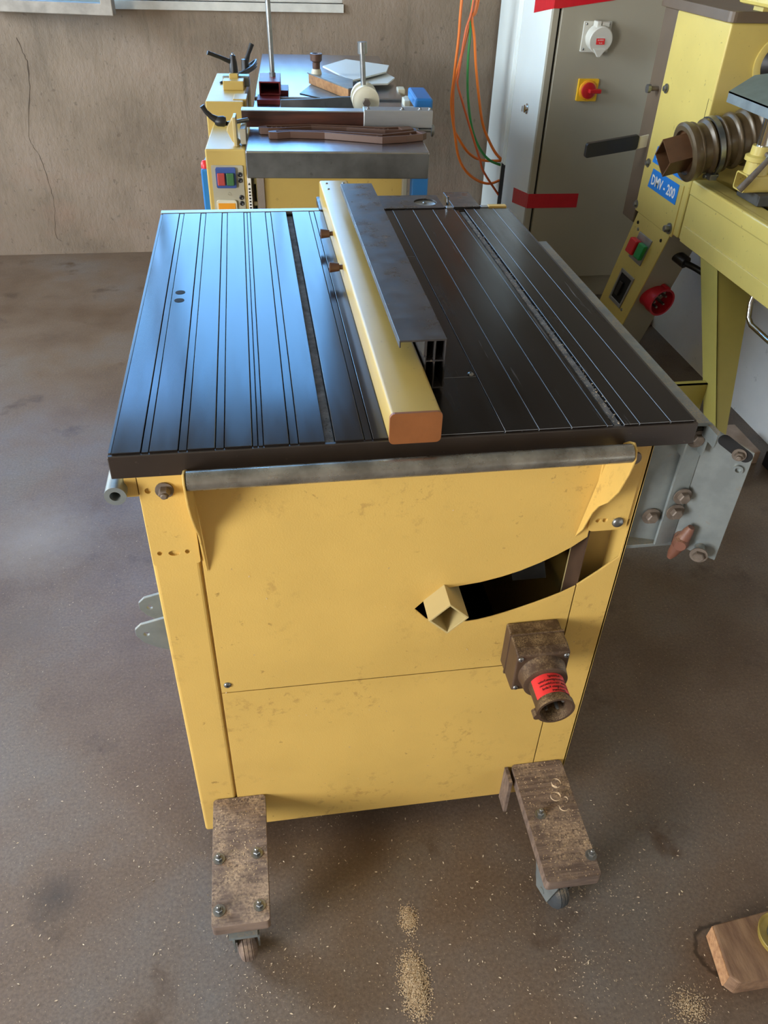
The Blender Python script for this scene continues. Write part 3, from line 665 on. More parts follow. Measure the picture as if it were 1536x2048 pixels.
# upper left housing, clamps and black levers
B('rear_column', -.125, -.02, .40, .85, .02, .915, 'planer_yellow', pln, bevel=.003); B('column_step', -.05, -.012, .42, .50, .85, .918, 'planer_yellow', pln, bevel=.002)
B('clamp_block', -.085, -.025, .56, .62, .915, .940, 'planer_yellow', pln, bevel=.002); B('clamp_plate', -.09, -.01, .62, .66, .915, .944, 'galvanised', pln, bevel=.003); B('clamp_block', -.068, -.042, .605, .655, .935, .952, 'planer_yellow', pln, bevel=.002)
lv = obj('clamp_lever', rev(bmesh.new(), (-.055, .63, .95), (0, 0, 1), [(0, .013), (.006, .013), (.03, .011), (.046, .008), (.048, .005)], 18), 'black_plastic', pln, smooth=True)
obj('arm', sweep(bmesh.new(), [(-.058, .63, .978), (-.09, .62, .992), (-.118, .61, 1.003), (-.126, .607, 1.006)], [.007, .0055, .0052, .006], 10), 'black_plastic', lv, smooth=True)
obj('tip', rev(bmesh.new(), (-.055, .63, .998), (0, 0, 1), [(0, .004), (.004, .004), (.006, 0)], 10), 'steel', lv)
lv = obj('clamp_lever', rev(bmesh.new(), (-.03, .82, .93), (0, 0, 1), [(0, .013), (.03, .011), (.032, 0)], 16), 'black_plastic', pln, smooth=True)
obj('arm', sweep(bmesh.new(), [(-.03, .82, .945), (-.018, .83, .975), (-.006, .84, 1.0)], [.010, .0065, .008], 10), 'black_plastic', lv, smooth=True)
for k in range(3):
    obj('cable_loop', sweep(bmesh.new(), smooth_path([(-.10, .66, .918), (-.05, .72, .925 + .004 * k), (-.01, .82, .93 + .005 * k), (0.0, .90 + .02 * k, .93 + .006 * k), (-.03, .92, .925)]), .0035, 8), 'black_plastic', pln, smooth=True)
lv = obj('clamp_lever', rev(bmesh.new(), (-.052, .15, .915), (-1, 0, .0), [(0, .010), (.006, .013), (.022, .012), (.028, .008)], 16), 'black_plastic', pln, smooth=True)
obj('arm', sweep(bmesh.new(), [(-.072, .15, .917), (-.088, .148, .926), (-.10, .146, .938), (-.108, .145, .952)], [.010, .007, .0058, .0065], 10), 'black_plastic', lv, smooth=True)
obj('guard_bracket', prism(bmesh.new(), [(-.050, .905), (-.035, .926), (-.030, .926), (-.030, .88), (-.018, .868), (-.026, .856), (-.040, .87), (-.052, .895)], [], XZ, .14, .158), 'yellow_edge', pln, bevel=.002)
B('bracket_post', -.034, -.026, .12, .175, .862, .93, 'yellow_edge', pln, bevel=.0015)
Cy('guard_shaft', (-.05, .15, .9095), (.0, .20, .9095), .0055, 'steel', pln, 12)
B('bracket_foot', -.018, -.003, .13, .20, .865, .902, 'panel_grey', pln, bevel=.002)
# guard bar across the table: veneered part and aluminium part
B('guard_bar', -.0165, .306, .226, .262, .886, .925, 'dark_wood', pln, bevel=.001, label='dark wood guard bar with aluminium top')
B('guard_bar_cap', -.017, .306, .225, .264, .925, .9275, 'aluminium', pln)
ge = B('guard_slide', .306, .492, .218, .266, .889, .932, 'aluminium', pln, bevel=.002)
for x in (.318, .41, .458, .485): hexbolt(ge, (x, .235, .932), (0, 0, 1), .004, .004, 'steel')
obj('slide_knob', rev(bmesh.new(), (.455, .225, .883), (1, -.05, 0), [(0, .005), (.034, .005), (.036, .0155), (.040, .0155), (.043, .011), (.044, 0)], 20), 'steel', pln, smooth=True)
# right side clamp with blue housing
B('side_clamp', .455, .475, .56, .62, .875, .895, 'nylon', pln, bevel=.003); B('side_clamp', .44, .472, .42, .45, .88, .90, 'nylon', pln, bevel=.003)
B('side_clamp', .46, .485, .78, .83, .87, .888, 'nylon', pln, bevel=.003); B('side_clamp', .47, .51, .66, .685, .874, .886, 'nylon', pln, bevel=.003)
B('blue_housing', .470, .522, .42, .60, .895, .925, 'blue_paint', pln, bevel=.006); B('slide_rail', .438, .45, .30, .44, .88, .892, 'nylon', pln, bevel=.002)

# things lying on the planer
def push_stick(pts, w_, label, ribs, inner):
    t = thing('push_stick', (.24, .15, .882), label, 'push stick', 'push sticks on the planer table')
    P_ = [Vector((x, y, 0)) for x, y in pts]; L_, R_ = [], []
    for i, p in enumerate(P_):
        d = (P_[min(i + 1, len(P_) - 1)] - P_[max(i - 1, 0)]).normalized(); n = Vector((-d.y, d.x, 0)) * (w_[i] / 2)
        L_.append((p.x + n.x, p.y + n.y)); R_.append((p.x - n.x, p.y - n.y))
    outer = L_ + R_[::-1]
    iL, iR = [], []
    for i in range(inner[0], inner[1]):
        p = P_[i]; d = (P_[min(i + 1, len(P_) - 1)] - P_[max(i - 1, 0)]).normalized(); n = Vector((-d.y, d.x, 0)) * max(.002, w_[i] / 2 - .006)
        iL.append((p.x + n.x, p.y + n.y)); iR.append((p.x - n.x, p.y - n.y))
    obj('outline', prism(bmesh.new(), outer, [iL + iR[::-1]], XY, .8805, .897), 'push_stick_plastic', t, bevel=.001)
    for x, y, lx, ly in ribs: B('rib', x, x + lx, y, y + ly, .8807, .894, 'push_stick_plastic', t)
push_stick([(.030, .178), (.05, .185), (.09, .188), (.165, .205), (.26, .195), (.36, .175), (.40, .180), (.432, .190)], [.016, .034, .034, .028, .026, .034, .04, .03], 'brown plastic push stick with ribbed end, further one by the guard bar', [(.06 + .012 * k, .175, .004, .022) for k in range(4)] + [(.33 + .012 * k, .168, .004, .022) for k in range(4)], (1, 7))
push_stick([(.055, .128), (.075, .132), (.11, .14), (.20, .135), (.345, .095), (.40, .115), (.445, .135), (.462, .143)], [.014, .024, .018, .022, .034, .042, .04, .016], 'brown plastic push stick lying nearest the planer front edge', [(.33, .085, .004, .02), (.42, .12, .004, .02)], (1, 7))
st = thing('hold_down_stand', (.055, .66, .88), 'upright steel rod on a dark red iron clamp base', 'clamp')
obj('clamp_base', prism(bmesh.new(), [(.018, .895), (.082, .895), (.082, .932), (.018, .932)], [[(.022, .899), (.078, .899), (.078, .928), (.022, .928)]], XZ, .61, .76), 'red_iron', st, bevel=.001)
B('added_base_back', .019, .081, .752, .7585, .896, .931, 'red_iron', st)  # closing plate added so the hollow base stays dark against the sky
B('base_foot', .012, .080, .545, .63, .8805, .894, 'red_iron', st, bevel=.001); B('base_foot', .03, .105, .70, .80, .8805, .893, 'red_iron', st, bevel=.001)
obj('nut', rev(bmesh.new(), (.058, .70, .932), (0, 0, 1), [(0, .011), (.012, .011)], 6), 'steel', st); Cy('rod', (.058, .70, .93), (.050, .70, 1.45), .0075, 'steel', st, 16)
tag(obj('steel_bar', prism(bmesh.new(), [(.082, .8805), (.30, .8805), (.30, .912), (.26, .911), (.20, .906), (.14, .903), (.082, .901)], [], XZ, .505, .520), 'iron_side', None, bevel=.001), 'grey flat steel bar with curved top edge standing behind the guard bar', 'steel bar')
rg = thing('roller_guide', (.325, .44, .88), 'cream nylon double roller on an upright steel pin', 'roller')
for y in (.40, .46):
    obj('roller_wheel', rev(bmesh.new(), (.326, y, .919), (0, 1, 0), [(0, .010), (0, .028), (.003, .034), (.003, .0385), (.026, .0385), (.026, .028), (.022, .010)], 36), 'nylon', rg, smooth=True)
Cy('axle', (.326, .375, .919), (.326, .49, .919), .009, 'steel', rg, 16); Cy('axle_nut', (.326, .372, .919), (.326, .392, .919), .011, 'rust_steel', rg, 6)
Cy('pin', (.322, .435, .93), (.316, .435, 1.04), .0075, 'steel', rg, 16); Cy('pin_head', (.317, .435, 1.034), (.3155, .435, 1.062), .0135, 'steel', rg, 20)
jg = thing('wooden_jig', (.23, .8, .88), 'wooden wedge jig with a brown hollow knob', 'jig')
jd = Vector((.117, -.20, 0)); 
obj('wedge', prism(bmesh.new(), [(.172, .882), (.195, .910), (.305, .765), (.300, .745), (.296, .640), (.289, .622)], [], XY, .884, .912), 'jig_wood', jg, bevel=.001)
obj('wedge_plate', prism(bmesh.new(), [(.168, .886), (.20, .925), (.312, .77), (.303, .622), (.289, .618)], [], XY, .9125, .916), 'galvanised', jg)
obj('knob_base', rev(bmesh.new(), (.198, .865, .916), (0, 0, 1), [(0, .018), (.014, .014), (.014, 0)], 20), 'nylon', jg, smooth=True)
obj('knob', rev(bmesh.new(), (.198, .865, .930), (0, 0, 1), [(0, .012), (.018, .0125), (.024, .019), (.044, .020), (.0445, .014), (.036, .011), (.036, 0)], 20), 'brown_plastic', jg, smooth=True)
def sheet(name, pts, z, h, m, lbl, cat): return tag(obj(name, prism(bmesh.new(), pts, [], XY, z, z + h), m, None, bevel=.0004, bseg=1), lbl, cat)
sheet('glass_plate', [(.31, .79), (.225, 1.06), (.315, 1.22), (.462, 1.10), (.44, .97)], .905, .005, 'rest_glass' if 'rest_glass' in MATS else 'cabinet_lit', 'pale square plate with clipped corner, topmost of the plates on the planer', 'plate')
sheet('glass_plate', [(.34, .80), (.30, 1.02), (.44, 1.04), (.465, .93), (.43, .82)], .893, .005, 'cabinet_lit', 'pale plate lying under the clipped-corner plate', 'plate')
sheet('metal_sheet', [(.14, .72), (.18, .88), (.30, .74), (.30, .625), (.25, .60)], .8805, .0025, 'galvanised', 'bare metal sheet lying under the wooden jig', 'metal sheet')
FRAME[0] = Matrix.Identity(4)

# ------------------------------------------------------------------ electrical cabinet
cab = thing('electrical_cabinet', (1.55, 2.7, 0), 'tall grey electrical cabinet with red tape in the corner', 'electrical cabinet')
CX0, CX1, CY0, CY1, CB, CT = 1.288, 1.79, 2.40, 2.760, .10, 1.85
B('body', CX0, CX1, CY0 + .02, CY1, CB, CT, 'cabinet_lit', cab, bevel=.004)
B('plinth', CX0 + .02, CX1, CY0 + .03, 3.05, .0, CB, 'cabinet_shaded', cab, bevel=.002)
B('frame_strip', CX0, CX0 + .023, CY0, CY0 + .021, CB, CT, 'cabinet_shaded', cab, bevel=.002)
B('door_gap', CX0 + .023, CX0 + .032, CY0 + .014, CY0 + .021, CB, CT, 'dark', cab)
dr = B('door', CX0 + .032, CX1, CY0 - .001, CY0 + .019, CB, CT, 'cabinet_shaded', cab, bevel=.004)
B('rear_duct', CX0 + .004, CX1, 2.835, 3.10, CB, CT, 'cabinet_lit', cab, bevel=.003, label='cable duct column behind the cabinet')
B('duct_shade_fill', CX0 + .006, CX1, CY1 - .01, 2.836, CB, CT, 'dark', cab)  # nearly flush black fill in place of the shaded cable recess
B('duct_lid', CX0 + .003, CX0 + .02, CY1 - .005, 2.838, .47, CT, 'cabinet_lit', cab)
for y in (2.772, 2.792, 2.812): Cy('conduit', (CX0 + .003, y, .47), (CX0 + .003, y, CT), .006, 'cabinet_lit', cab, 10)
lk = obj('lock', rev(bmesh.new(), (CX0, 2.555, .735), (-1, 0, 0), [(0, .019), (.003, .019), (.006, .015), (.012, .014), (.013, .0)], 24), 'chrome', cab, smooth=True)
B('lock_tab', CX0 - .022, CX0 - .012, 2.552, 2.558, .725, .745, 'chrome', lk)
# flanged socket with lid
sk = obj('socket', prism(bmesh.new(), rrect(1.408, 1.513, .955, 1.052, .004), [], XZ, CY0 - .009, CY0 - .001), 'socket_grey', cab, bevel=.0015)
for x, z in ((1.418, 1.043), (1.418, .964), (1.503, 1.043), (1.503, .964)): dome(sk, (x, CY0 - .009, z), (0, -1, 0), .004)
sa_ = Vector((0, -1, -.12)).normalized(); q = Vector((1.462, CY0 - .009, 1.003))
obj('socket_barrel', rev(bmesh.new(), q, sa_, [(0, .043), (.030, .040), (.034, .040)], 36), 'socket_grey', sk, smooth=True)
obj('socket_lid', rev(bmesh.new(), q + sa_ * .034, sa_, [(0, .044), (.010, .044), (.013, .041), (.013, 0)], 36), 'socket_grey', sk, smooth=True)
obj('lid_tongue', prism(bmesh.new(), [(1.437, .972), (1.487, .972), (1.466, .945), (1.458, .945)], [], XZ, CY0 - .058, CY0 - .046), 'socket_grey', sk, bevel=.002)
B('lid_hinge', 1.440, 1.457, CY0 - .05, CY0 - .012, 1.036, 1.056, 'socket_grey', sk, bevel=.003); B('lid_hinge', 1.462, 1.49, CY0 - .045, CY0 - .012, 1.036, 1.053, 'socket_grey', sk, bevel=.003)
lb = obj('rating_label', prism(bmesh.new(), rrect(1.444, 1.476, .985, 1.016, .002), [], lambda u, v, t: (u, CY0 - .0562 + (v - 1.0) * .12 - t, v), 0, .0008), 'label_red', sk)
for k, s in enumerate(('3L+N+PE', '6h/400V', '16 A')): obj('lettering', text_bm(s, .0068, lambda u, v, t, k=k: (1.460 + u, CY0 - .0574 + (.006 - k * .009) * .12 - t, 1.006 - k * .009 + v), .0004, 'CENTER'), 'white', lb, recalc=False)
rs = obj('main_switch', prism(bmesh.new(), rrect(1.421, 1.499, .793, .868, .003), [], XZ, CY0 - .013, CY0 - .001), 'switch_yellow', cab, bevel=.0015, label='yellow plate with red rotary switch')
obj('switch_dial', rev(bmesh.new(), (1.460, CY0 - .013, .8305), (0, -1, 0), [(0, .035), (.005, .034), (.008, .028), (.009, .0)], 12), 'switch_orange', rs, smooth=True); obj('switch_rotor', rev(bmesh.new(), (1.460, CY0 - .02, .8305), (0, -1, 0), [(0, .028), (.008, .027), (.010, .022), (.010, 0)], 24), 'switch_red', rs, smooth=True)
B('switch_handle', 1.456, 1.502, CY0 - .048, CY0 - .028, .824, .838, 'switch_red', rs, bevel=.003)
def tape(z0l, z1l, z0r, z1r, xr, yl, lbl):
    bm = bmesh.new()
    pts = [(CX0 - .0008, yl, z0l - .035, z1l - .03), (CX0 - .0008, CY0 - .0025, z0l, z1l), (CX0 + .02, CY0 - .0025, z0l, z1l), (xr, CY0 - .0025, z0r, z1r)]
    for (xa, ya, a0, a1), (xb, yb_, b0, b1) in zip(pts, pts[1:]):
        v = [bm.verts.new(p) for p in ((xa, ya, a0), (xb, yb_, b0), (xb, yb_, b1), (xa, ya, a1))]; bm.faces.new(v)
    bmesh.ops.remove_doubles(bm, verts=bm.verts, dist=1e-5)
    bmesh.ops.solidify(bm, geom=bm.faces[:], thickness=.0006)
    obj('tape', bm, 'tape_red', cab, label=lbl)
tape(.396, .452, .396, .451, 1.500, 2.60, 'lower strip of red tape wrapped round the corner')
tape(1.088, 1.16, 1.117, 1.19, 1.514, 2.62, 'upper strip of red tape wrapped round the corner')

# hanging cables
C_ = {'o1': [(1.056, 1.071), (1.055, .943), (1.048, .808), (1.045, .696), (1.071, .578), (1.096, .486), (1.139, .423), (1.199, .384), (1.256, .373), (1.315, .396)],
 'o2': [(1.099, 1.072), (1.078, .969), (1.063, .819), (1.062, .775), (1.094, .696), (1.145, .578), (1.189, .479), (1.216, .422), (1.314, .303)],
 'o3': [(1.129, 1.072), (1.105, 1.006), (1.086, .917), (1.068, .836), (1.053, .753), (1.068, .608), (1.093, .56), (1.146, .498), (1.211, .468), (1.30, .469)],
 'o4': [(1.114, 1.072), (1.101, 1.016), (1.118, .944), (1.134, .847), (1.159, .73), (1.187, .625), (1.221, .559), (1.261, .503), (1.312, .46)],
 'g': [(1.102, 1.072), (1.104, .954), (1.104, .863), (1.116, .73), (1.145, .608), (1.184, .529), (1.238, .472), (1.314, .445)]}
for (k, m_, r_, dy, lbl) in (('o1', 'cable_orange', .0058, .0, 'leftmost hanging orange cable sagging lowest before the cabinet'), ('o2', 'cable_rust', .0048, -.018, 'thin rust-orange cable running down to the foot of the cabinet gap'),
        ('o3', 'cable_orange', .0058, .018, 'orange cable bending flat into the cabinet above the sagging one'), ('o4', 'cable_orange', .0058, -.012, 'rightmost hanging orange cable beside the green one'), ('g', 'cable_green', .0055, .008, 'green cable hanging among the orange ones')):
    p = C_[k]; pts = [(p[0][0] + .03, 2.84 + dy, 1.95), (p[0][0] + .015, 2.84 + dy, 1.45)] + [(x, 2.84 + dy * (1 if x < 1.27 else .3), z) for x, z in p]
    tag(obj('green_cable' if k == 'g' else 'orange_cable', sweep(bmesh.new(), smooth_path(pts), r_, 8), m_, None, smooth=True), lbl, 'cable', 'cables hanging beside the cabinet')
hk = obj('cable_hook', sweep(bmesh.new(), smooth_path([(1.14, 3.125, 1.99), (1.14, 3.0, 1.975), (1.14, 2.80, 1.935), (1.14, 2.78, 1.975)]), .008, 8), 'steel', None, smooth=True); tag(hk, 'steel wall hook carrying the hanging cables', 'hook')

# ------------------------------------------------------------------ lathe on the right
LX = 1.5
lat = thing('wood_lathe', (1.6, 1.6, 0), 'yellow wood turning lathe along the right white wall', 'lathe')
B('headstock', LX, 1.745, 1.547, 1.876, .555, 1.138, 'lathe_yellow', lat, bevel=.006, bseg=3, label='yellow headstock housing')
B('belt_cover', LX + .004, 1.75, 1.8785, 1.975, .50, 1.138, 'cap_metal_brown', lat, bevel=.004)
obj('top_cap', prism(bmesh.new(), rrect(1.488, 1.757, 1.540, 1.985, .02), [], XY, 1.1385, 1.165), 'cap_metal_brown', lat, bevel=.006, bseg=3, label='grey-brown cap on the headstock')
B('top_motor', 1.53, 1.75, 1.40, 1.60, 1.18, 1.34, 'lathe_yellow', lat, bevel=.01); B('motor_foot', 1.58, 1.70, 1.545, 1.595, 1.164, 1.182, 'lathe_yellow', lat)
B('lower_cover', LX - .003, LX + .001, 1.578, 1.868, .548, .706, 'lathe_yellow', lat, bevel=.001)
B('seam', LX - .0006, LX + .001, 1.5655, 1.567, .80, .95, 'dark', lat)
for y, z in ((1.836, .930), (1.846, .706), (1.866, .567)): hexbolt(lat, (LX - .002, y, z), (-1, 0, 0), .009, .008, 'steel')
hexbolt(lat, (LX - .003, 1.601, .569), (-1, 0, 0), .011, .016, 'steel')
Cy('slotted_bolt', (1.505, 1.905, .918), (1.475, 1.905, .918), .007, 'rust_steel', lat, 14); Cy('slotted_bolt_head', (1.476, 1.905, .918), (1.466, 1.905, .918), .013, 'steel', lat, 18)
obj('spindle_boss', rev(bmesh.new(), (1.672, 1.547, 1.04), (0, -1, 0), [(0, .075), (.006, .075), (.008, .066), (.008, .045)], 36, False), 'lathe_yellow', lat, smooth=True)
obj('spindle', rev(bmesh.new(), (1.672, 1.548, 1.04), (0, -1, 0), [(0, .06), (.006, .06), (.03, .03), (.05, .03), (.05, 0)], 30), 'black_plastic', lat, smooth=True)
# stickers
FX = lambda u, v, t: (LX - .0035 - t, u, v)
s2 = obj('name_plate', prism(bmesh.new(), [(1.812, .641), (1.603, .641), (1.603, .701), (1.798, .701)], [], FX, 0, .0008), 'sticker_blue', lat, label='blue sticker reading DMV - 200')
obj('lettering', text_bm('DMV - 200', .043, lambda u, v, t: (LX - .0044 - t, 1.706 - u * .90, .655 + v), .0005, 'CENTER', .0010), 'white', s2, recalc=False)
s1 = obj('maker_plate', prism(bmesh.new(), [(1.822, .716), (1.600, .716), (1.600, .768), (1.806, .768)], [], lambda u, v, t: (LX - .0006 - t, u, v), 0, .0008), 'sticker_blue', lat, label='blue sticker half hidden by the hose nozzle')
obj('lettering', text_bm('scheppach', .044, lambda u, v, t: (LX - .0015 - t, 1.712 - u * .95, .730 + v), .0005, 'CENTER', .001), 'white', s1, recalc=False)
# speed lever
lv = obj('speed_lever', prism(bmesh.new(), rrect(1.455, 1.53, -.019, .019, .004), [], lambda u, v, t: (u, t, .762 + v + (u - 1.5) * .22), 1.898, 1.904), 'nylon', lat)
obj('grip', prism(bmesh.new(), rrect(1.292, 1.470, -.0225, .0225, .008), [], lambda u, v, t: (u, t, .764 + v + (u - 1.5) * .15), 1.892, 1.910), 'black_plastic', lv, bevel=.004)
# bed: two rolled rails
def bedrail(x0, x1): return rrect(x0, x1, .556, .735, .008)
obj('bed_rail', prism(bmesh.new(), bedrail(LX, 1.575), [], XZ, .35, 1.535), 'lathe_yellow', lat, bevel=.002)
obj('bed_rail', prism(bmesh.new(), bedrail(1.655, 1.73), [], XZ, .35, 1.535), 'lathe_yellow', lat, bevel=.002)
obj('bed_lip', prism(bmesh.new(), rrect(LX - .008, LX + .02, .694, .737, .006), [], XZ, .35, 1.525), 'lathe_yellow', lat, bevel=.002)
B('bed_flange', LX - .004, LX + .02, .35, 1.520, .556, .605, 'lathe_yellow', lat, bevel=.002)
B('bed_web', 1.575, 1.655, .35, 1.535, .60, .70, 'iron_side', lat)
# control leg under the headstock
LG = [(1.842, .547), (1.592, .547), (1.822, .055), (2.045, .055)]
obj('control_leg', prism(bmesh.new(), LG, [], YZ, LX - .002, LX + .002), 'lathe_yellow', lat, bevel=.001, label='slanted front plate of the control leg')
n_ = Vector((0, 1.822 - 1.592, .055 - .547)); 
obj('leg_side', prism(bmesh.new(), [(1.594, .547), (1.600, .547), (1.830, .055), (1.824, .055)], [], YZ, LX + .002, LX + .11), 'cabinet_shaded', lat, label='grey side of the control leg')
B('leg_foot', LX + .01, LX + .1, 1.83, 2.04, .0, .055, 'black_plastic', lat)
def lp(s, t):   # point on the leg plate: s across 0..1 (rear to front), t down 0..1
    a = Vector((LG[0][0], LG[0][1])).lerp(Vector((LG[3][0], LG[3][1])), t); b = Vector((LG[1][0], LG[1][1])).lerp(Vector((LG[2][0], LG[2][1])), t); c = a.lerp(b, s); return (c.x, c.y)
def lquad(s0, s1, t0, t1): return [lp(s0, t0), lp(s1, t0), lp(s1, t1), lp(s0, t1)]
pw = obj('switch_plate', prism(bmesh.new(), lquad(.28, .70, .10, .31), [], YZ, LX - .006, LX - .002), 'aluminium', lat, bevel=.002)
obj('stop_button', prism(bmesh.new(), lquad(.25, .47, .15, .265), [], YZ, LX - .026, LX - .006), 'button_red', pw, bevel=.004, bseg=3); obj('start_button', prism(bmesh.new(), lquad(.49, .68, .15, .265), [], YZ, LX - .020, LX - .006), 'button_green', pw, bevel=.003)
so = obj('outlet_opening', prism(bmesh.new(), lquad(.28, .70, .43, .68), [], YZ, LX - .003, LX - .002), 'dark', lat, bevel=.0)
obj('outlet_frame', prism(bmesh.new(), lquad(.26, .72, .415, .695), [lquad(.31, .67, .445, .665)], YZ, LX - .006, LX - .002), 'aluminium', so, bevel=.002); obj('outlet_knob', prism(bmesh.new(), lquad(.40, .52, .50, .62), [], YZ, LX - .012, LX - .002), 'black_plastic', so, bevel=.003)
for s, t in ((.12, .06), (.87, .06), (.20, .10), (.78, .69), (.22, .86)):
    y, z = lp(s, t); obj('leg_screw', rev(bmesh.new(), (LX - .002, y, z), (-1, 0, 0), [(0, .006), (.003, .005), (.004, 0)], 12), 'steel' if t > .06 else 'dark', lat, smooth=True)
# red inlet
rp = Vector((1.552, 1.742, .300)); ra = Vector((.22, -.96, -.10)).normalized()
ri = obj('red_inlet', rev(bmesh.new(), rp, ra, [(0, .0), (0, .046), (.05, .046), (.054, .050), (.085, .050), (.085, .043), (.03, .042), (.03, 0)], 36, False), 'plug_red', lat, smooth=True, label='red five-pin mains inlet')
d2, u2, v2 = frame_of(ra)
for k in range(5):
    an = 2 * PI * k / 5; q = rp + ra * .03 + (u2 * math.cos(an) + v2 * math.sin(an)) * .024; obj('contact_pin', rev(bmesh.new(), q, ra, [(0, .005), (.042, .005), (.045, .003)], 10), 'steel', ri, smooth=True)
obj('inlet_key', cyl(bmesh.new(), rp + ra * .052 + Vector((.01, .0, .048)), rp + ra * .088 + Vector((.01, 0, .048)), .008, 10), 'plug_red', ri)
# lever under the bed
obj('clamp_rod', sweep(bmesh.new(), smooth_path([(1.58, 1.60, .455), (1.62, 1.57, .44), (1.66, 1.45, .42), (1.66, 1.36, .40)]), .010, 10), 'black_plastic', lat, smooth=True)
Cy('clamp_rod_boss', (1.56, 1.66, .47), (1.585, 1.60, .455), .020, 'black_plastic', lat, 16)
# splayed front leg
def quadmesh(a, b):
    bm = bmesh.new(); A1 = [bm.verts.new(p) for p in a]; B1 = [bm.verts.new(p) for p in b]; n = len(a)
    bm.faces.new(A1); bm.faces.new(B1[::-1])
    for i in range(n): bm.faces.new((A1[i], A1[(i + 1) % n], B1[(i + 1) % n], B1[i]))
    return bm
obj('leg', quadmesh([(LX, 1.385, .556), (LX, 1.275, .556), (LX + .004, 1.275, .556), (LX + .004, 1.385, .556)], [(LX, 1.06, .05), (LX, .985, .05), (LX + .004, .985, .05), (LX + .004, 1.06, .05)]), 'lathe_yellow_shaded', lat, label='splayed sheet steel leg')
obj('leg_web', quadmesh([(LX, 1.275, .556), (LX + .115, 1.275, .556), (LX + .115, 1.279, .556), (LX, 1.279, .556)], [(LX, .985, .05), (LX + .012, .985, .05), (LX + .012, .989, .05), (LX, .989, .05)]), 'lathe_yellow_shaded', lat)
obj('leg', quadmesh([(1.726, 1.385, .556), (1.726, 1.275, .556), (1.73, 1.275, .556), (1.73, 1.385, .556)], [(1.726, 1.06, .05), (1.726, .985, .05), (1.73, .985, .05), (1.73, 1.06, .05)]), 'lathe_yellow_shaded', lat)
B('foot_plate', 1.33, LX - .001, 1.155, 1.16, .05, .252, 'lathe_yellow_shaded', lat); B('foot_plate_lip', 1.33, LX - .001, 1.155, 1.175, .248, .252, 'lathe_yellow_shaded', lat)
B('foot', LX - .004, LX + .022, .975, 1.07, .0, .052, 'black_plastic', lat, bevel=.004); B('foot', 1.712, 1.736, .975, 1.07, .0, .052, 'black_plastic', lat, bevel=.004)
B('foot_plate_base', 1.33, LX - .001, 1.15, 1.18, 0, .05, 'lathe_yellow_shaded', lat)
obj('u_handle', sweep(bmesh.new(), [(LX + .01, 1.09, .562), (LX + .004, 1.085, .535), (LX - .002, 1.065, .502), (LX - .002, 1.045, .490), (LX, .97, .486), (LX, .86, .484), (LX + .004, .845, .50), (LX + .01, .84, .562)], .0075, 10), 'chrome', lat, smooth=True)
# timber under the lathe
tag(obj('timber_block', box(bmesh.new(), 1.615, 1.70, 1.075, 1.24, 0, .045), 'pale_timber', None, bevel=.003), 'pale timber block on the floor by the white wall, behind the splayed lathe leg', 'timber')
tag(obj('timber_block', box(bmesh.new(), 1.66, 1.79, 2.09, 2.20, 0, .045), 'beam_wood', None, bevel=.003), 'brown timber block on the floor below the lathe control leg', 'timber')

# dust hose with square nozzle
hs = thing('dust_hose', (1.55, 1.466, .76), 'brown ribbed dust hose with square nozzle resting on the lathe bed', 'hose')
hp = smooth_path([(1.428, 1.466, .833), (1.52, 1.466, .855), (1.61, 1.466, .876), (1.70, 1.464, .905), (1.735, 1.464, .925)], 30)
acc = 0; rr = []
for i, p in enumerate(hp):
    if i: acc += (hp[i] - hp[i - 1]).length
    ph = (acc / .036) % 1; rr.append(.067 + .009 * math.sin(PI * ph / .42) ** .7 if 0 < ph < .42 else .067)
obj('ribbed_hose', sweep(bmesh.new(), hp, rr, 36), 'hose', hs, smooth=True)
hd = (Vector(hp[8]) - Vector(hp[0])).normalized(); h0 = Vector(hp[0])
obj('nozzle_rim', rev(bmesh.new(), h0 - hd * .022, hd, [(0, .072), (.004, .080), (.014, .080), (.03, .073), (.03, .060), (0, .060), (0, .072)], 40, False), 'hose', hs, smooth=True)
hc = h0 + hd * .052; cl = obj('hose_clamp', ring(bmesh.new(), hc, hc + hd * .014, .0785, .074, 40), 'steel', hs, smooth=True, label='steel band clamp')
Cy('clamp_screw', hc + Vector((-.01, -.035, -.072)), hc + Vector((.035, -.03, -.072)), .006, 'steel', cl, 12); B('clamp_housing', hc.x - .004, hc.x + .018, hc.y - .060, hc.y - .03, hc.z - .078, hc.z - .062, 'steel', cl, bevel=.002)
u3 = Vector((0, -1, 0)); u3 = (u3 - hd * u3.dot(hd)).normalized(); v3 = hd.cross(u3)
def nz(a, b, t): return h0 + hd * t + u3 * a + v3 * b
dm = lambda r: [(r, 0), (0, r), (-r, 0), (0, -r)]
obj('square_nozzle', prism(bmesh.new(), dm(.052), [dm(.047)], nz, -.082, .02), 'nozzle_brown', hs, label='square brown nozzle set on its corner')
obj('nozzle_disc', prism(bmesh.new(), circ(0, 0, .061, 32), [dm(.047)], nz, -.012, -.006), 'nozzle_brown', hs)
obj('nozzle_shade_sheet', prism(bmesh.new(), dm(.0468), [], nz, .012, .018), 'dark', hs)  # black sheet across the bore, painted stand-in for its inner shade

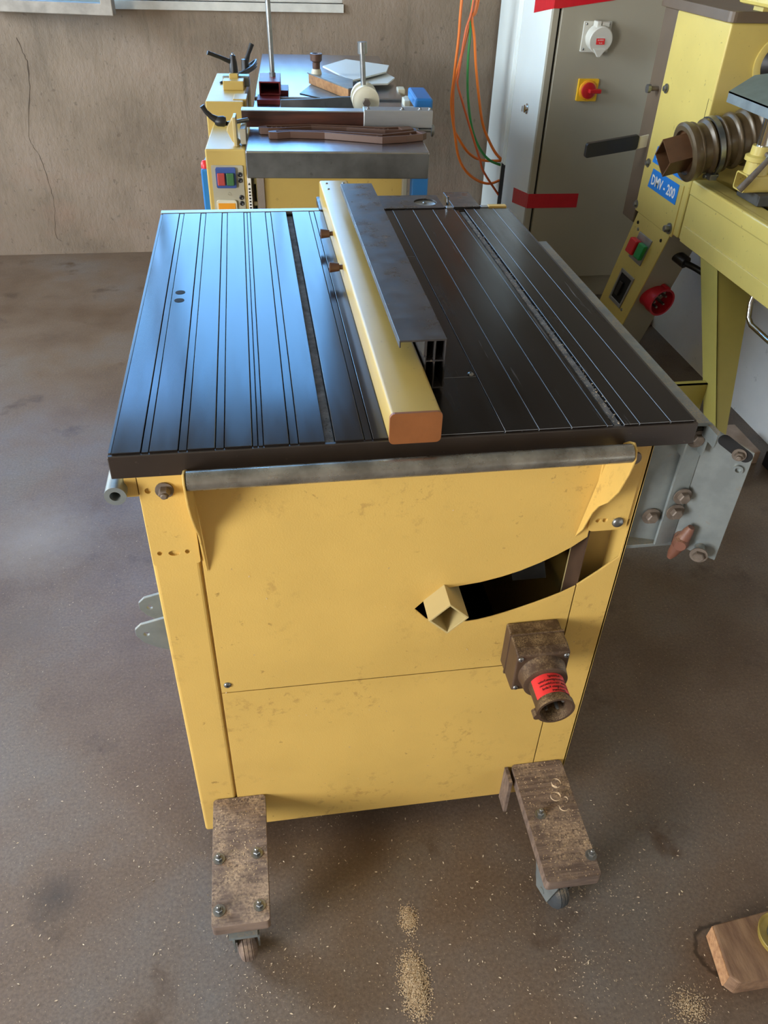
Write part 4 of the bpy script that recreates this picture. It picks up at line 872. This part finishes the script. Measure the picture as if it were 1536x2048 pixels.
# tool rest on the bed
tr = thing('tool_rest', (1.58, 1.318, .737), 'grey steel tool rest on a chrome post standing on the lathe bed', 'tool rest')
obj('holder', prism(bmesh.new(), rrect(1.288, 1.348, .765, .812, .008), [rrect(1.292, 1.344, .769, .808, .006)], YZ, 1.515, 1.74), 'lathe_yellow', tr, bevel=.001)
B('holder_base', 1.55, 1.70, 1.26, 1.375, .737, .7652, 'iron_side', tr, bevel=.002)
obj('collar', rev(bmesh.new(), (1.552, 1.318, .811), (0, 0, 1), [(0, .032), (.030, .030), (.033, .038), (.044, .038), (.048, .028), (.070, .0265), (.070, 0)], 30), 'lathe_yellow', tr, smooth=True)
Cy('post', (1.552, 1.318, .88), (1.552, 1.318, 1.02), .018, 'chrome', tr, 24)
obj('rest_plate', quadmesh([(1.452, 1.388, .974), (1.452, 1.00, .974), (1.452, 1.00, 1.000), (1.452, 1.388, 1.000)], [(1.456, 1.388, .974), (1.456, 1.00, .974), (1.456, 1.00, 1.0), (1.456, 1.388, 1.0)]), 'galvanised', tr)
obj('rest_blade', quadmesh([(1.452, 1.388, 1.000), (1.452, 1.00, 1.0), (1.585, 1.00, 1.052), (1.585, 1.36, 1.052), (1.535, 1.425, 1.032)], [(1.452, 1.388, .996), (1.452, 1.00, .996), (1.585, 1.00, 1.048), (1.585, 1.36, 1.048), (1.535, 1.425, 1.028)]), 'rest_grey', tr)
obj('lock_lever', sweep(bmesh.new(), [(1.490, 1.272, .779), (1.51, 1.270, .806), (1.548, 1.268, .859), (1.552, 1.285, .865), (1.552, 1.30, .865)], [.010, .009, .007, .006, .006], 10), 'rust_steel', tr, smooth=True)
Cy('lever_nut', (1.547, 1.262, .858), (1.556, 1.272, .868), .012, 'galvanised', tr, 6)

# ------------------------------------------------------------------ wooden block and tin at the lower right
wb = obj('wooden_block', (lambda b: prism(b, [(.857, -.262), (.990, -.250), (1.02, -.335), (.99, -.352), (.872, -.352), (.856, -.352), (.846, -.34)], [], XY, 0, .040))(bmesh.new()), 'raw_wood', None, bevel=.003)
wb.data.materials.clear(); wb.data.materials.append(MATS['beam_wood']); tag(wb, 'brown wooden block on the floor in the near right corner', 'wooden block')
obj('end_grain', prism(bmesh.new(), [(.857, -.263), (.8555, -.263), (.8445, -.339), (.846, -.340)], [], XY, .002, .038), 'raw_wood', wb, label='pale sawn end')
tn = thing('round_tin', (.958, -.298, .04), 'round yellow-rimmed tin lying on the wooden block', 'tin')
obj('tin_body', rev(bmesh.new(), (.958, -.298, .0403), (0, 0, 1), [(0, .036), (.010, .037), (.012, .0385), (.013, .0375), (.008, .034), (.006, .0)], 40), 'tin_yellow', tn, smooth=True)
obj('tin_centre', rev(bmesh.new(), (.958, -.298, .0463), (0, 0, 1), [(0, .024), (.004, .023), (.006, .014), (.006, 0)], 30), 'steel', tn, smooth=True)

# ------------------------------------------------------------------ sawdust and shavings
def flake(bm, p, s, thin=.35):
    a = random.uniform(0, 2 * PI); d = Vector((math.cos(a), math.sin(a), random.uniform(-.2, .35))); n = Vector((-math.sin(a), math.cos(a), random.uniform(-.3, .3)))
    q = [p - d * s, p + n * s * thin + Vector((0, 0, s * .25)), p + d * s, p - n * s * thin]
    bm.faces.new([bm.verts.new(v) for v in q])
bm = bmesh.new()
for k in range(2600):
    x = random.gauss(.38, .48); y = random.gauss(-.18, .22)
    if -.6 < x < 1.3 and y > -.42: flake(bm, Vector((x, y, .0010)), random.choice((.0007, .0009, .0011, .0016, .0022)) * random.uniform(.7, 1.4))
for cx_, cy_, sp_, n in ((.64, -.28, .05, 160), (.70, -.15, .06, 160), (.13, -.23, .06, 160), (.62, -.17, .05, 120), (.78, -.35, .04, 160), (-.05, .1, .12, 200), (-.4, .8, .3, 200)):
    for k in range(n): flake(bm, Vector((random.gauss(cx_, sp_), random.gauss(cy_, sp_ * .6), .0010)), random.uniform(.0006, .0020))
tag(obj('wood_shavings', bm, 'shaving', None, recalc=False), 'pale wood shavings and chips strewn over the concrete floor', 'wood shavings', kind='stuff')
def pile(cx, cy, sx, sy, h, n, lbl):
    bm = bmesh.new()
    for k in range(n):
        x = random.gauss(0, .42); y = random.gauss(0, .42); r = math.hypot(x, y)
        z = h * max(0, 1 - r * r) * random.random() + .0006
        flake(bm, Vector((cx + x * sx, cy + y * sy, z)), random.uniform(.0006, .0016), .6)
    tag(obj('sawdust_pile', bm, 'sawdust', None, recalc=False), lbl, 'sawdust', kind='stuff')
pile(.352, -.268, .024, .052, .006, 5200, 'larger heap of pale sawdust on the floor in front of the saw')
pile(.360, -.166, .016, .024, .003, 1100, 'small heap of pale sawdust on the floor between the caster boards')
pile(.780, -.362, .034, .030, .003, 700, 'thin scatter of sawdust on the floor beside the wooden block')
bm = bmesh.new()
for x0, x1 in ((.044, .133), (.578, .672)):
    for k in range(420): 
        y = random.uniform(-.194, .018); flake(bm, Vector((random.uniform(x0 + .002, x1 - .002), y, .1332 + y * .04)), random.uniform(.0006, .0016), .6)
def curl(bm, c, r, turns, wdt, a0):
    prev = None
    for i in range(18):
        a = a0 + turns * 2 * PI * i / 17; p = Vector((c[0] + r * math.cos(a), c[1] + r * math.sin(a), c[2] + .002 + .003 * i / 17)); q = p + Vector((0, 0, wdt))
        cur = (bm.verts.new(p), bm.verts.new(q))
        if prev: bm.faces.new((prev[0], cur[0], cur[1], prev[1]))
        prev = cur
for c_ in ((.645, -.075, .132), (.652, -.062, .132), (.636, -.055, .133), (.645, -.03, .134)): curl(bm, c_, random.uniform(.004, .009), random.uniform(.5, 1.3), .003, random.uniform(0, 6))
obj('board_sawdust', bm, 'sawdust', saw, recalc=False, kind='stuff', label='sawdust and curls lying on the caster boards')
bm = bmesh.new()
for k in range(70):     # chips stuck to the yellow panels
    x = random.uniform(.09, .66); z = random.uniform(.10, .50) if random.random() < .7 else random.uniform(.5, .8)
    if .37 < x < .69 and .5 < z < .72: continue
    s = random.uniform(.0008, .0022); a = random.uniform(0, 6)
    p = Vector((x, YB - .0012, z)); d = Vector((math.cos(a), 0, math.sin(a))); n = Vector((-d.z, -.3, d.x))
    bm.faces.new([bm.verts.new(v) for v in (p - d * s, p + n * s * .4, p + d * s, p - n * s * .3)])
obj('panel_chips', bm, 'sawdust', saw, recalc=False, kind='stuff', label='wood chips stuck to the front panels')
